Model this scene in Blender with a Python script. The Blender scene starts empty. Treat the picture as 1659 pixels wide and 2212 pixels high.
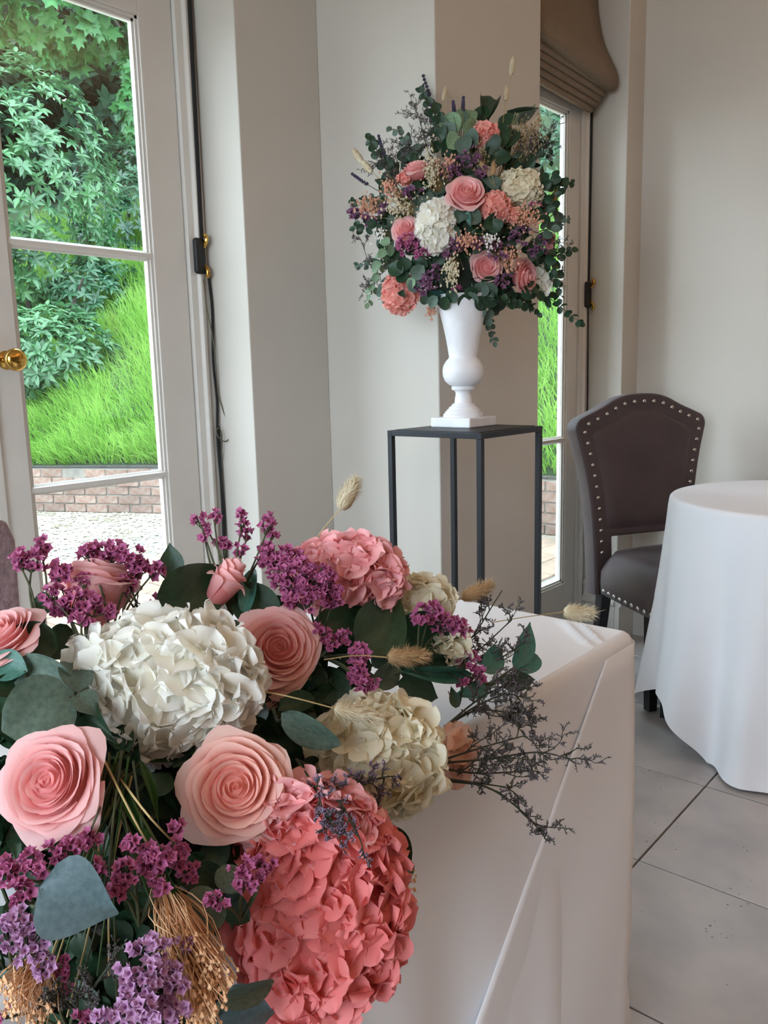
import bpy, bmesh, math, random
import numpy as np
from mathutils import Vector, Matrix, Quaternion

S = bpy.context.scene
COL = S.collection
random.seed(11)
RNG = np.random.default_rng(11)
PI = math.pi

# ------------------------------------------------------------------ camera
CAM_POS = Vector((0, 0, 1.15))
FPX = 1780.0
ROWS = ((0.6462004413153843, -0.7627931107882632, -0.023909407725138148),
        (0.14186476269067397, 0.0892797033137097, 0.9858516742811441),
        (0.7498662405726246, 0.640449689444987, -0.16590604732588374))
cam_data = bpy.data.cameras.new('camera')
cam = bpy.data.objects.new('camera', cam_data); COL.objects.link(cam)
cam_data.sensor_fit = 'VERTICAL'; cam_data.sensor_height = 36.0
cam_data.lens = FPX / 2212 * 36.0
cam_data.clip_start = 0.02
r_, u_, f_ = [Vector(v) for v in ROWS]
cam.matrix_world = Matrix(((r_.x, u_.x, -f_.x, CAM_POS.x), (r_.y, u_.y, -f_.y, CAM_POS.y), (r_.z, u_.z, -f_.z, CAM_POS.z), (0, 0, 0, 1)))
S.camera = cam

# ------------------------------------------------------------------ sky, lights, exposure
S.view_settings.view_transform = 'Standard'; S.view_settings.look = 'None'
S.view_settings.gamma = 1.0; S.view_settings.use_curve_mapping = False
S.view_settings.exposure = 0.5
W = bpy.data.worlds.new('overcast_sky'); S.world = W; W.use_nodes = True
W.node_tree.nodes['Background'].inputs[0].default_value = (0.73, 0.87, 1.0, 1)
W.node_tree.nodes['Background'].inputs[1].default_value = 7.4

def area(name, loc, rot, sx, sy, power, color, portal=False):
    l = bpy.data.lights.new(name, 'AREA'); l.shape = 'RECTANGLE'; l.size = sx; l.size_y = sy
    l.energy = power; l.color = color
    o = bpy.data.objects.new(name, l); COL.objects.link(o); o.location = loc; o.rotation_euler = rot
    if portal: l.cycles.is_portal = True
    return o
# portals in the openings of the garden side and of the left side (daylight)
area('portal', (0.95, 2.32, 1.25), (-PI/2, 0, 0), 1.4, 2.5, 1, (1, 1, 1), True)
area('portal', (2.86, 1.72, 1.25), (-PI/2, 0, 0), 0.7, 2.5, 1, (1, 1, 1), True)
area('portal', (-1.15, 2.32, 1.25), (-PI/2, 0, 0), 1.4, 2.5, 1, (1, 1, 1), True)
area('portal', (-2.25, 0.3, 1.45), (0, -PI/2, 0), 2.6, 2.2, 1, (1, 1, 1), True)
# warm uplights of the room, which wash the ceiling
for lx, ly in ((1.9, -1.9), (-0.6, -1.2), (0.6, -2.9), (2.4, -0.5)):
    area('uplight', (lx, ly, 2.3), (PI, 0, 0), 0.4, 0.4, 9, (1.0, 0.64, 0.38))

# ------------------------------------------------------------------ helpers
def at(x, y, d):
    """World point seen at photograph position x, y, at d metres along the view axis."""
    return CAM_POS + d * (f_ + r_ * ((x - 829.5) / FPX) - u_ * ((y - 1106) / FPX))
def srgb(r, g, b):
    f = lambda c: (c / 255 / 12.92) if c / 255 <= 0.04045 else ((c / 255 + 0.055) / 1.055) ** 2.4
    return (f(r), f(g), f(b), 1)
def lerp(a, b, t): return a + (b - a) * t

def mat(name, color, rough=0.6, color2=None, scale=8, detail=3, bump=0.0, bscale=40, metal=0.0, var=0.0, transl=0.0, tcol=None,
        spec=0.5, sheen=0.0, attr=None, coat=0.0):
    """Procedural principled material. color2 mixes in by noise (or by the point attribute 'shade' when attr is set);
    var varies brightness per object; transl adds light passing through thin petals, leaves and cloth."""
    m = bpy.data.materials.new(name); m.use_nodes = True
    nt = m.node_tree; N = nt.nodes; L = nt.links
    b = N['Principled BSDF']
    b.inputs['Roughness'].default_value = rough; b.inputs['Metallic'].default_value = metal
    b.inputs['Specular IOR Level'].default_value = spec
    if sheen: b.inputs['Sheen Weight'].default_value = sheen; b.inputs['Sheen Roughness'].default_value = 0.4
    if coat: b.inputs['Coat Weight'].default_value = coat
    src = None
    if color2 is not None:
        mx = N.new('ShaderNodeMix'); mx.data_type = 'RGBA'
        mx.inputs[6].default_value = color; mx.inputs[7].default_value = color2
        if attr:
            a = N.new('ShaderNodeAttribute'); a.attribute_name = attr; L.new(a.outputs['Fac'], mx.inputs[0])
        else:
            tc = N.new('ShaderNodeTexCoord'); nz = N.new('ShaderNodeTexNoise'); nz.inputs['Scale'].default_value = scale
            nz.inputs['Detail'].default_value = detail
            L.new(tc.outputs['Object'], nz.inputs['Vector'])
            rp = N.new('ShaderNodeMapRange'); rp.inputs[1].default_value = 0.35; rp.inputs[2].default_value = 0.65
            L.new(nz.outputs['Fac'], rp.inputs[0]); L.new(rp.outputs[0], mx.inputs[0])
        src = mx.outputs[2]
    if var:
        oi = N.new('ShaderNodeObjectInfo'); mr = N.new('ShaderNodeMapRange')
        mr.inputs[3].default_value = 1 - var; mr.inputs[4].default_value = 1 + var
        L.new(oi.outputs['Random'], mr.inputs[0])
        hv = N.new('ShaderNodeHueSaturation')
        if src is None: hv.inputs['Color'].default_value = color
        else: L.new(src, hv.inputs['Color'])
        L.new(mr.outputs[0], hv.inputs['Value']); src = hv.outputs[0]
    if src is None: b.inputs['Base Color'].default_value = color
    else: L.new(src, b.inputs['Base Color'])
    if bump:
        nz2 = N.new('ShaderNodeTexNoise'); nz2.inputs['Scale'].default_value = bscale; nz2.inputs['Detail'].default_value = 4
        tc2 = N.new('ShaderNodeTexCoord'); L.new(tc2.outputs['Object'], nz2.inputs['Vector'])
        bp = N.new('ShaderNodeBump'); bp.inputs['Strength'].default_value = bump; bp.inputs['Distance'].default_value = 0.01
        L.new(nz2.outputs['Fac'], bp.inputs['Height']); L.new(bp.outputs[0], b.inputs['Normal'])
    if transl:
        t = N.new('ShaderNodeBsdfTranslucent'); ms = N.new('ShaderNodeMixShader'); ms.inputs[0].default_value = transl
        if tcol is not None: t.inputs[0].default_value = tcol
        elif src is not None: L.new(src, t.inputs[0])
        else: t.inputs[0].default_value = color
        out = N['Material Output']
        L.new(b.outputs[0], ms.inputs[1]); L.new(t.outputs[0], ms.inputs[2]); L.new(ms.outputs[0], out.inputs[0])
    return m

def glass_mat():
    m = bpy.data.materials.new('window_glass'); m.use_nodes = True
    nt = m.node_tree; N = nt.nodes; L = nt.links
    tr = N.new('ShaderNodeBsdfTransparent'); tr.inputs[0].default_value = (0.97, 0.99, 0.985, 1)
    gl = N.new('ShaderNodeBsdfGlossy'); gl.inputs['Roughness'].default_value = 0.02
    fr = N.new('ShaderNodeFresnel')
    ge = N.new('ShaderNodeNewGeometry'); io = N.new('ShaderNodeMapRange'); io.inputs[3].default_value = 1.45; io.inputs[4].default_value = 1 / 1.45
    L.new(ge.outputs['Backfacing'], io.inputs[0]); L.new(io.outputs[0], fr.inputs[0])   # same reflectance on both faces of a pane
    ms = N.new('ShaderNodeMixShader')
    L.new(fr.outputs[0], ms.inputs[0]); L.new(tr.outputs[0], ms.inputs[1]); L.new(gl.outputs[0], ms.inputs[2])
    L.new(ms.outputs[0], N['Material Output'].inputs[0])
    return m

def mesh(name, V, F, m=None, smooth=True, shade=None):
    me = bpy.data.meshes.new(name)
    V = np.asarray(V, dtype=np.float32).reshape(-1, 3)
    if isinstance(F, np.ndarray):
        k = F.shape[1]; n = F.shape[0]
        me.vertices.add(len(V)); me.vertices.foreach_set('co', V.ravel())
        me.loops.add(n * k); me.loops.foreach_set('vertex_index', F.ravel().astype(np.int32))
        me.polygons.add(n); me.polygons.foreach_set('loop_start', np.arange(0, n * k, k, dtype=np.int32))
        me.update(calc_edges=True)
    else:
        me.from_pydata(V.tolist(), [], F); me.update()
    if smooth: me.polygons.foreach_set('use_smooth', [True] * len(me.polygons))
    if shade is not None:
        a = me.attributes.new('shade', 'FLOAT', 'POINT'); a.data.foreach_set('value', np.asarray(shade, dtype=np.float32))
    if m: me.materials.append(m)
    return me

def obj(name, me, parent=None, M=None):
    o = bpy.data.objects.new(name, me); COL.objects.link(o)
    if parent is not None: o.parent = parent
    if M is not None: o.matrix_local = M
    return o
def tag(o, label, cat, group=None, kind=None):
    if label: o['label'] = label
    if cat: o['category'] = cat
    if group: o['group'] = group
    if kind: o['kind'] = kind
    return o
def thing(name, label, cat, loc=(0, 0, 0), rotz=0.0, group=None):
    o = bpy.data.objects.new(name, None); COL.objects.link(o); o.location = loc; o.rotation_euler = (0, 0, rotz)
    o.empty_display_size = 0.05
    return tag(o, label, cat, group)
def struct(name, me):
    o = obj(name, me); o['kind'] = 'structure'; return o
def frame(axis, normal):
    """3x3 with Y along axis, Z close to normal."""
    y = Vector(axis).normalized(); x = y.cross(Vector(normal))
    if x.length < 1e-6: x = y.orthogonal()
    x.normalize(); z = x.cross(y)
    return Matrix((x, y, z)).transposed()

class MB:
    """Collects simple shapes for one mesh."""
    def __init__(self): self.v = []; self.f = []
    def add(self, V, F):
        o = len(self.v); self.v.extend([tuple(p) for p in V]); self.f.extend([tuple(i + o for i in f) for f in F]); return self
    def box(self, x0, x1, y0, y1, z0, z1):
        V = [(x0, y0, z0), (x1, y0, z0), (x1, y1, z0), (x0, y1, z0), (x0, y0, z1), (x1, y0, z1), (x1, y1, z1), (x0, y1, z1)]
        return self.add(V, [(0, 3, 2, 1), (4, 5, 6, 7), (0, 1, 5, 4), (1, 2, 6, 5), (2, 3, 7, 6), (3, 0, 4, 7)])
    def prof(self, P, x0, x1, axis=0):
        """Extrude a closed (a, b) outline along an axis (0: outline is y, z; 1: outline is x, z; 2: outline is x, y)."""
        n = len(P); mk = {0: lambda a, b, t: (t, a, b), 1: lambda a, b, t: (a, t, b), 2: lambda a, b, t: (a, b, t)}[axis]
        V = [mk(a, b, x0) for a, b in P] + [mk(a, b, x1) for a, b in P]
        return self.add(V, [(i, (i + 1) % n, n + (i + 1) % n, n + i) for i in range(n)] + [tuple(range(n))[::-1], tuple(range(n, 2 * n))])
    def tube(self, pts, r, seg=6, r1=None, cap=True):
        pts = [Vector(p) for p in pts]; n = len(pts); rings = []
        r1 = r if r1 is None else r1
        t0 = (pts[1] - pts[0]).normalized(); nrm = t0.orthogonal().normalized()
        V = []
        for i, p in enumerate(pts):
            t = (pts[min(i + 1, n - 1)] - pts[max(i - 1, 0)]).normalized()
            nrm = (nrm - t * nrm.dot(t))
            nrm = nrm.normalized() if nrm.length > 1e-6 else t.orthogonal().normalized()
            bn = t.cross(nrm); rr = lerp(r, r1, i / (n - 1))
            for k in range(seg):
                a = 2 * PI * k / seg; V.append(p + (nrm * math.cos(a) + bn * math.sin(a)) * rr)
        F = [(i * seg + k, i * seg + (k + 1) % seg, (i + 1) * seg + (k + 1) % seg, (i + 1) * seg + k) for i in range(n - 1) for k in range(seg)]
        if cap: F += [tuple(range(seg))[::-1], tuple(range((n - 1) * seg, n * seg))]
        return self.add(V, F)
    def lathe(self, P, seg=32, c=(0, 0, 0)):
        V = [(c[0] + r * math.cos(2 * PI * k / seg), c[1] + r * math.sin(2 * PI * k / seg), c[2] + z) for r, z in P for k in range(seg)]
        n = len(P)
        F = [(i * seg + k, i * seg + (k + 1) % seg, (i + 1) * seg + (k + 1) % seg, (i + 1) * seg + k) for i in range(n - 1) for k in range(seg)]
        F += [tuple(range(seg))[::-1], tuple(range((n - 1) * seg, n * seg))]
        return self.add(V, F)
    def build(self, name, m, smooth=False, bevel=0.0, seg=2):
        me = mesh(name, self.v, self.f, m, smooth)
        if bevel:
            bm = bmesh.new(); bm.from_mesh(me)
            bmesh.ops.recalc_face_normals(bm, faces=bm.faces)
            ed = [e for e in bm.edges if len(e.link_faces) == 2 and e.calc_face_angle(0) > 0.6]
            bmesh.ops.bevel(bm, geom=ed, offset=bevel, segments=seg, profile=0.5, affect='EDGES', clamp_overlap=True)
            bm.to_mesh(me); bm.free()
        if smooth:
            try: me.set_sharp_from_angle(angle=0.7)
            except Exception: pass
        return me
def box(x0, x1, y0, y1, z0, z1): return MB().box(x0, x1, y0, y1, z0, z1)
def curve_pts(P, n):
    """Catmull-Rom through P."""
    P = [Vector(p) for p in P]
    if len(P) == 2: return [P[0].lerp(P[1], i / n) for i in range(n + 1)]
    out = []; Q = [P[0] * 2 - P[1]] + P + [P[-1] * 2 - P[-2]]
    for i in range(len(P) - 1):
        a, b, c, d = Q[i:i + 4]
        for k in range(n):
            t = k / n
            out.append(0.5 * ((2 * b) + (c - a) * t + (2 * a - 5 * b + 4 * c - d) * t * t + (3 * b - a - 3 * c + d) * t ** 3))
    out.append(P[-1]); return out

# ------------------------------------------------------------------ materials
M_wall = mat('wall_paint', srgb(200, 193, 183), 0.75, srgb(197, 190, 180), 3, bump=0.03, bscale=120)
M_trim = mat('trim_paint', srgb(214, 208, 200), 0.42, srgb(208, 202, 194), 4)
M_white = mat('daylit_trim_paint', srgb(238, 238, 236), 0.45)  # trim made whiter: daylight on the outer beads is put into the colour
M_ceil = mat('ceiling_paint', srgb(225, 215, 205), 0.8)
M_glass = glass_mat()
M_tile = mat('stone_tile', srgb(172, 164, 159), 0.3, srgb(152, 146, 144), 5, 6, bump=0.05, bscale=30, var=0.05)
def add_pits(m, scale=55, amount=0.45):
    """Scattered small dark pits, as in honed travertine."""
    nt = m.node_tree; N = nt.nodes; L = nt.links; b = N['Principled BSDF']; src = b.inputs['Base Color'].links[0].from_socket
    ge = N.new('ShaderNodeNewGeometry'); vo = N.new('ShaderNodeTexVoronoi'); vo.inputs['Scale'].default_value = scale
    nz = N.new('ShaderNodeTexNoise'); nz.inputs['Scale'].default_value = 9.0
    L.new(ge.outputs['Position'], vo.inputs['Vector']); L.new(ge.outputs['Position'], nz.inputs['Vector'])
    a = N.new('ShaderNodeMapRange'); a.inputs[1].default_value = 0.10; a.inputs[2].default_value = 0.16; a.inputs[3].default_value = 1; a.inputs[4].default_value = 0
    c = N.new('ShaderNodeMapRange'); c.inputs[1].default_value = 0.56; c.inputs[2].default_value = 0.62
    L.new(vo.outputs['Distance'], a.inputs[0]); L.new(nz.outputs['Fac'], c.inputs[0])
    mu = N.new('ShaderNodeMath'); mu.operation = 'MULTIPLY'; L.new(a.outputs[0], mu.inputs[0]); L.new(c.outputs[0], mu.inputs[1])
    mx = N.new('ShaderNodeMix'); mx.data_type = 'RGBA'; mx.inputs[7].default_value = srgb(92, 86, 84)
    L.new(mu.outputs[0], mx.inputs[0]); L.new(src, mx.inputs[6]); L.new(mx.outputs[2], b.inputs['Base Color'])
add_pits(M_tile)
M_grout = mat('grout', srgb(96, 94, 94), 0.85)
M_cloth = mat('white_table_linen', srgb(240, 238, 240), 0.75, srgb(238, 236, 239), 4, transl=0.12, sheen=0.2)
M_black = mat('black_metal', srgb(26, 28, 33), 0.45, metal=0.3)
M_blackp = mat('black_plastic', srgb(12, 12, 13), 0.5)
M_brass = mat('polished_brass', srgb(206, 160, 82), 0.14, metal=1.0)
M_chrome = mat('nail_metal', srgb(190, 184, 178), 0.2, metal=1.0)
M_urn = mat('white_ceramic', srgb(232, 230, 232), 0.5, srgb(222, 220, 222), 20, bump=0.04, bscale=60)
M_velvet = mat('brown_velvet', srgb(74, 58, 58), 0.6, srgb(62, 48, 48), 6, bump=0.05, bscale=200, sheen=0.12)
M_pinkchair = mat('ribbed_pink_fabric', srgb(150, 125, 128), 0.9, srgb(125, 102, 106), 90, sheen=0.3, bump=0.5, bscale=160)
M_legwood = mat('black_wood', srgb(24, 22, 24), 0.4)
M_blind = mat('blind_fabric', srgb(142, 122, 102), 0.85, srgb(132, 113, 95), 80, transl=0.12)
M_gravel = mat('gravel', srgb(150, 142, 126), 0.9, srgb(112, 103, 88), 40, bump=0.6, bscale=60, var=0.0)
M_brick = mat('old_brick', srgb(112, 84, 70), 0.9, srgb(128, 112, 102), 22, 5, bump=0.4, bscale=40, var=0.22)
M_mortar = mat('mortar', srgb(128, 121, 112), 0.95, srgb(104, 99, 91), 12)
M_paver = mat('paver', srgb(142, 120, 102), 0.9, srgb(122, 104, 88), 10, var=0.15)
M_soil = mat('soil', srgb(40, 62, 26), 1.0, srgb(30, 44, 20), 6)
M_grass = mat('meadow_grass', srgb(142, 180, 90), 0.6, srgb(116, 162, 68), 1.5, transl=0.4)
M_yellow = mat('yellow_flower', srgb(240, 205, 20), 0.6)
M_dark = mat('floral_foam', srgb(20, 30, 22), 0.95)

# ================================================================== the room
YP, YL, YD1, YD2 = 1.45, 1.895, 2.085, 1.615      # pier face, left wall face, door planes
XC, XP0, XP1, XR, XE = 1.632, 1.959, 2.531, 3.197, 3.345
CEIL = 3.0
# floor: every tile its own piece with a recessed joint
fl = struct('floor', box(-2.4, 3.6, -7.5, 2.25, -0.06, -0.006).build('floor', M_grout))
TS = 0.446; JX, JY = 0.0045, 0.0045
tile_me = [MB().box(-TS / 2 + JX / 2, TS / 2 - JX / 2, -TS / 2 + JY / 2, TS / 2 - JY / 2, -0.006, 0.0).build('tile', M_tile, bevel=0.0012, seg=1)]
nt_ = 0
for i in range(-2, 6):
    for j in range(-3, 5):
        x = 1.289 + TS * (i + 0.5) - TS; y = 0.716 + TS * (j - 0.5)
        if -0.6 < x < 3.3 and -1.2 < y < 2.0:
            o = obj('tile', tile_me[0], fl, Matrix.Translation((x, y, random.uniform(-0.0004, 0.0002))) @ Matrix.Rotation(random.choice((0, PI)), 4, 'Z'))
struct('ceiling', box(-2.4, 3.6, -7.5, 2.25, CEIL, CEIL + 0.1).build('ceiling', M_ceil))
wl = MB().box(XC, XP0, YL, 2.25, 0, CEIL).box(0.27, XC, YL, 2.25, 2.42, CEIL).box(-0.3, 0.27, YL, 2.25, 0, CEIL)
wl.box(-1.75, -0.3, YL, 2.25, 2.42, CEIL).box(-2.4, -1.75, YL, 2.25, 0, CEIL)
struct('wall_left', wl.build('wall_left', M_wall, bevel=0.003, seg=2))
struct('wall_middle', MB().prof([(XP0, YP), (XP1, YP), (XP1, 1.69), (2.1, 1.69), (2.1, 2.25), (XP0, 2.25)], 0, CEIL, 2).build('wall_middle', M_wall, bevel=0.004, seg=2))
wr = MB().box(XP1, XR, YP, 1.70, 2.80, CEIL).box(XR, 3.6, YP, 1.68, 0, CEIL)
struct('wall_back', wr.build('wall_back', M_wall, bevel=0.004, seg=2))
struct('wall_right', MB().box(XE, 3.6, -7.5, YP + 0.001, 0, CEIL).build('wall_right', M_wall))
struct('wall_rear', MB().box(-2.4, 3.6, -7.7, -7.5, 0, CEIL).build('wall_rear', M_wall))
wf = MB().box(-2.4, -2.2, -7.5, -0.8, 0, CEIL).box(-2.4, -2.2, 1.4, 2.25, 0, CEIL).box(-2.4, -2.2, -0.8, 1.4, 0, 0.12).box(-2.4, -2.2, -0.8, 1.4, 2.75, CEIL)
struct('wall_far_left', wf.build('wall_far_left', M_wall))
# skirting boards, moulded outline (offset from wall, height)
SK = [(0, 0), (0.022, 0), (0.022, 0.155), (0.03, 0.163), (0.03, 0.175), (0.018, 0.188), (0.016, 0.228), (0.022, 0.236), (0.014, 0.252), (0, 0.256)]
def skirt(name, axis, a0, a1, base, sign):
    P = [(base + sign * d, z) for d, z in SK]
    return struct(name, MB().prof(P, a0, a1, 0 if axis == 'x' else 1).build(name, M_trim))
skirt('baseboard_right', 'y', -7.5, YP, XE, -1)
skirt('baseboard_middle', 'x', XP0 - 0.022, XP1, YP, -1)
skirt('baseboard_back', 'x', XR - 0.02, XE, YP, -1)
skirt('baseboard_reveal', 'y', YP, YD2 - 0.02, XR, -1)
skirt('baseboard_recess', 'y', YP, YL, XP0, -1)
skirt('baseboard_left', 'x', XC, XP0, YL, -1)

# ---- french doors -------------------------------------------------
def leaf(root, x0, x1, gx0, gx1, y, zb, ztop, zs, nm='leaf'):
    """One glazed leaf in the plane y (room face): stiles, rails, glazing bars with beads, panes."""
    T = 0.034
    lf = obj(nm, MB().box(x0, gx0, y, y + T, 0.012, ztop + 0.1).box(gx1, x1, y, y + T, 0.012, ztop + 0.1)
             .box(gx0, gx1, y, y + T, 0.012, zb).box(gx0, gx1, y, y + T, ztop, ztop + 0.1).build('leaf', M_trim, bevel=0.002, seg=2), root)
    # beads round the glass on the room side, stepped
    bd = MB()
    for (k, d, yy) in ((0.0, 0.008, y + 0.006), (0.008, 0.007, y + 0.013)):
        bd.box(gx0 + k, gx0 + k + d, yy, y + 0.020, zb + k, ztop - k).box(gx1 - k - d, gx1 - k, yy, y + 0.020, zb + k, ztop - k)
        bd.box(gx0 + k, gx1 - k, yy, y + 0.020, zb + k, zb + k + d).box(gx0 + k, gx1 - k, yy, y + 0.020, ztop - k - d, ztop - k)
    obj('glazing_bead', bd.build('glazing_bead', M_trim), lf)
    ob = MB()
    ob.box(gx0, gx0 + 0.010, y + 0.024, y + 0.037, zb, ztop).box(gx1 - 0.010, gx1, y + 0.024, y + 0.037, zb, ztop)
    ob.box(gx0, gx1, y + 0.024, y + 0.037, zb, zb + 0.012).box(gx0, gx1, y + 0.024, y + 0.037, ztop - 0.012, ztop)
    obj('outer_bead', ob.build('outer_bead', M_white), lf)
    for z in zs:
        w = 0.011
        P = [(y + 0.004, z - 0.006), (y + 0.004, z + 0.006), (y + 0.010, z + 0.008), (y + 0.018, z + w + 0.003), (y + 0.026, z + w + 0.003),
             (y + 0.037, z + w), (y + 0.037, z - w), (y + 0.026, z - w - 0.003), (y + 0.018, z - w - 0.003), (y + 0.010, z - 0.008)]
        obj('glazing_bar', MB().prof(P, gx0, gx1).build('glazing_bar', M_trim), lf)
    ed = [zb] + list(zs) + [ztop]
    for a, b in zip(ed[:-1], ed[1:]):
        obj('pane', MB().box(gx0 + 0.004, gx1 - 0.004, y + 0.020, y + 0.024, a + 0.004, b - 0.004).build('pane', M_glass), lf)
    return lf
def door(name, x0, x1, y, leaves, ztop, zb, zs, head):
    fr = MB()
    for xa, sgn in ((x0, 1), (x1, -1)):
        P = [(xa, y - 0.012), (xa + sgn * 0.016, y - 0.012), (xa + sgn * 0.022, y - 0.02), (xa + sgn * 0.034, y - 0.022), (xa + sgn * 0.042, y - 0.012),
             (xa + sgn * 0.064, y - 0.010), (xa + sgn * 0.064, y + 0.06), (xa, y + 0.06)]
        fr.prof(P, 0.0, head, 2)
    fr.box(x0, x1, y - 0.012, y + 0.09, ztop + 0.1, head).box(x0, x1, y - 0.012, y + 0.11, -0.02, 0.012)
    r = struct(name, fr.build(name, M_trim, bevel=0.0015, seg=1))
    for L in leaves: leaf(r, *L, y, zb, ztop, zs)
    return r
ZS1 = (0.868, 1.498)
d1 = door('door_1', 0.27, XC, YD1, [(0.948, 1.562, 1.026, 1.452), (0.335, 0.942, 0.45, 0.876)], 2.135, 0.255, ZS1, 2.42)
d2 = door('door_2', XP1, XR, YD2, [(XP1 + 0.066, XR - 0.066, 2.62, 3.047)], 2.125, 0.262, (0.866, 1.485), 2.80)
door('door_3', -1.75, -0.3, YD1, [(-1.02, -0.366, -0.9, -0.48), (-1.684, -1.03, -1.56, -1.14)], 2.135, 0.255, ZS1, 2.42)
# brass knob and rosette on the near leaf of door 1
kn = obj('door_knob', MB().lathe([(0.001, 0), (0.0225, 0), (0.0235, 0.004), (0.019, 0.008), (0.009, 0.011), (0.008, 0.03), (0.013, 0.034), (0.022, 0.039),
        (0.0275, 0.048), (0.028, 0.055), (0.026, 0.062), (0.020, 0.068), (0.011, 0.0715), (0.001, 0.0725)], 40).build('door_knob', M_brass, smooth=True), d1,
        Matrix.Translation((0.992, YD1, 1.205)) @ Matrix.Rotation(PI / 2, 4, 'X'))
kn['label'] = 'polished brass door knob'
obj('astragal', box(0.934, 0.956, YD1 - 0.008, YD1, 0.014, 2.23).build('astragal', M_trim, bevel=0.002), d1)

# ---- roman blind over door 2 -----------------------------------------
bl = thing('roman_blind', 'brown fabric roman blind pulled up over the narrow glazed door', 'blind', (XP1 + 0.012, YP, 2.268))
bl.rotation_euler = (0, math.radians(2.2), 0)
bw = XR - XP1 - 0.044
def sheet(P, x0, x1, m, name, th=0.004, n=6):
    """A strip of cloth with the given (y, z) outline, x0 to x1."""
    V = []; F = []; k = len(P)
    for i in range(n + 1):
        x = lerp(x0, x1, i / n)
        for (y, z) in P: V.append((x, y, z))
    for i in range(n):
        for j in range(k - 1): F.append((i * k + j, i * k + j + 1, (i + 1) * k + j + 1, (i + 1) * k + j))
    me = mesh(name, V, F, m)
    bm = bmesh.new(); bm.from_mesh(me); bmesh.ops.solidify(bm, geom=bm.faces[:], thickness=th); bm.to_mesh(me); bm.free()
    me.polygons.foreach_set('use_smooth', [True] * len(me.polygons)); return me
pan = [(0.135, 0.55), (0.13, 0.42), (0.125, 0.30), (0.095, 0.17), (0.058, 0.09), (0.034, 0.04), (0.026, 0.005), (0.03, -0.018), (0.045, -0.028), (0.07, -0.02), (0.09, 0.03)]
pan = [(p.y, p.z) for p in curve_pts([(0, y, z) for y, z in pan], 4)]
obj('panel', sheet(pan, 0, bw, M_blind, 'panel'), bl, Matrix.Rotation(math.radians(2.0), 4, 'Y'))
for k in range(5):
    zc = -0.040 - 0.018 * k; yc = 0.055 + 0.013 * k
    P = [(yc + 0.055, zc + 0.05), (yc + 0.012, zc + 0.022), (yc + 0.000, zc + 0.006), (yc + 0.002, zc - 0.006), (yc + 0.014, zc - 0.010), (yc + 0.05, zc + 0.01)]
    P = [(p.y, p.z) for p in curve_pts([(0, y, z) for y, z in P], 3)]
    obj('pleat', sheet(P, 0.004, bw - 0.012 - 0.006 * k, M_blind, 'pleat', 0.003), bl)

# ---- blind cords -------------------------------------------------------
M_cord = mat('black_cord', srgb(18, 18, 18), 0.7); M_thin = mat('olive_thin_cord', srgb(88, 84, 66), 0.7)
def cleat(root, x, y, z):
    c = obj('cord_box', MB().box(x - 0.022, x + 0.018, y - 0.018, y, z - 0.052, z + 0.052).build('cord_box', M_blackp, bevel=0.012, seg=3), root)
    for dz, s in ((0.05, 1), (-0.05, -1)):
        P = curve_pts([(x + 0.012, y - 0.014, z + dz * 0.55), (x + 0.012, y - 0.026, z + dz * 0.8), (x + 0.013, y - 0.027, z + dz * 1.05), (x + 0.013, y - 0.02, z + dz * 1.22)], 4)
        obj('brass_hook', MB().tube(P, 0.006, 8).build('brass_hook', M_brass, True), c)
c1 = thing('blind_cord', 'black blind cord with a cord box and tangled ends beside the large glazed door', 'blind cord', (XC - 0.012, YD1 - 0.02, 0))
cx, cy = -0.004, 0.0
obj('cord', MB().tube([(cx, cy, 2.4), (cx - 0.008, cy, 1.56)], 0.0075, 8).build('cord', M_cord, True), c1)
cleat(c1, -0.022, 0.006, 1.508)
P = curve_pts([(0.002, -0.006, 1.46), (0.004, -0.012, 1.35), (0.0, -0.008, 1.2), (0.003, -0.012, 1.08), (-0.002, -0.01, 0.96), (0.002, -0.01, 0.8), (-0.001, -0.01, 0.55), (0.003, -0.012, 0.3), (0.0, -0.012, 0.1)], 6)
obj('cord', MB().tube(P, 0.0042, 7).build('cord', M_cord, True), c1)
P = curve_pts([(0.006, -0.010, 1.0), (0.0, -0.016, 0.85), (0.006, -0.014, 0.7), (-0.002, -0.016, 0.5), (0.004, -0.016, 0.3), (0, -0.014, 0.1)], 6)
obj('cord', MB().tube(P, 0.003, 6).build('cord', M_cord, True), c1)
P = curve_pts([(-0.022, -0.012, 1.44), (-0.02, -0.018, 1.36), (-0.006, -0.02, 1.27), (0.001, -0.02, 1.18), (0.004, -0.018, 1.1), (0.010, -0.03, 1.05), (0.018, -0.04, 1.0), (0.014, -0.044, 0.962), (-0.004, -0.044, 0.955),
               (-0.022, -0.04, 0.97), (-0.026, -0.036, 0.988), (-0.012, -0.034, 0.996), (0.0, -0.03, 0.97), (0.002, -0.02, 0.9)], 6)
tc_ = obj('thin_cord', MB().tube(P, 0.0018, 6).build('thin_cord', M_thin, True), c1); tc_['label'] = 'thin olive cord looped below the box'
c2 = thing('blind_cord', 'thin black blind cord with brass acorn pull hanging behind the brown chair', 'blind cord', (XR - 0.014, YD2 - 0.02, 0))
obj('cord', MB().tube([(0, 0, 2.24), (-0.002, 0, 1.5)], 0.006, 8).build('cord', M_cord, True), c2)
cleat(c2, -0.008, 0.006, 1.445)
P = curve_pts([(-0.012, -0.006, 1.40), (-0.012, -0.008, 1.2), (-0.008, -0.008, 0.95), (-0.006, -0.008, 0.66)], 5)
obj('cord', MB().tube(P, 0.003, 6).build('cord', M_cord, True), c2)
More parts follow.
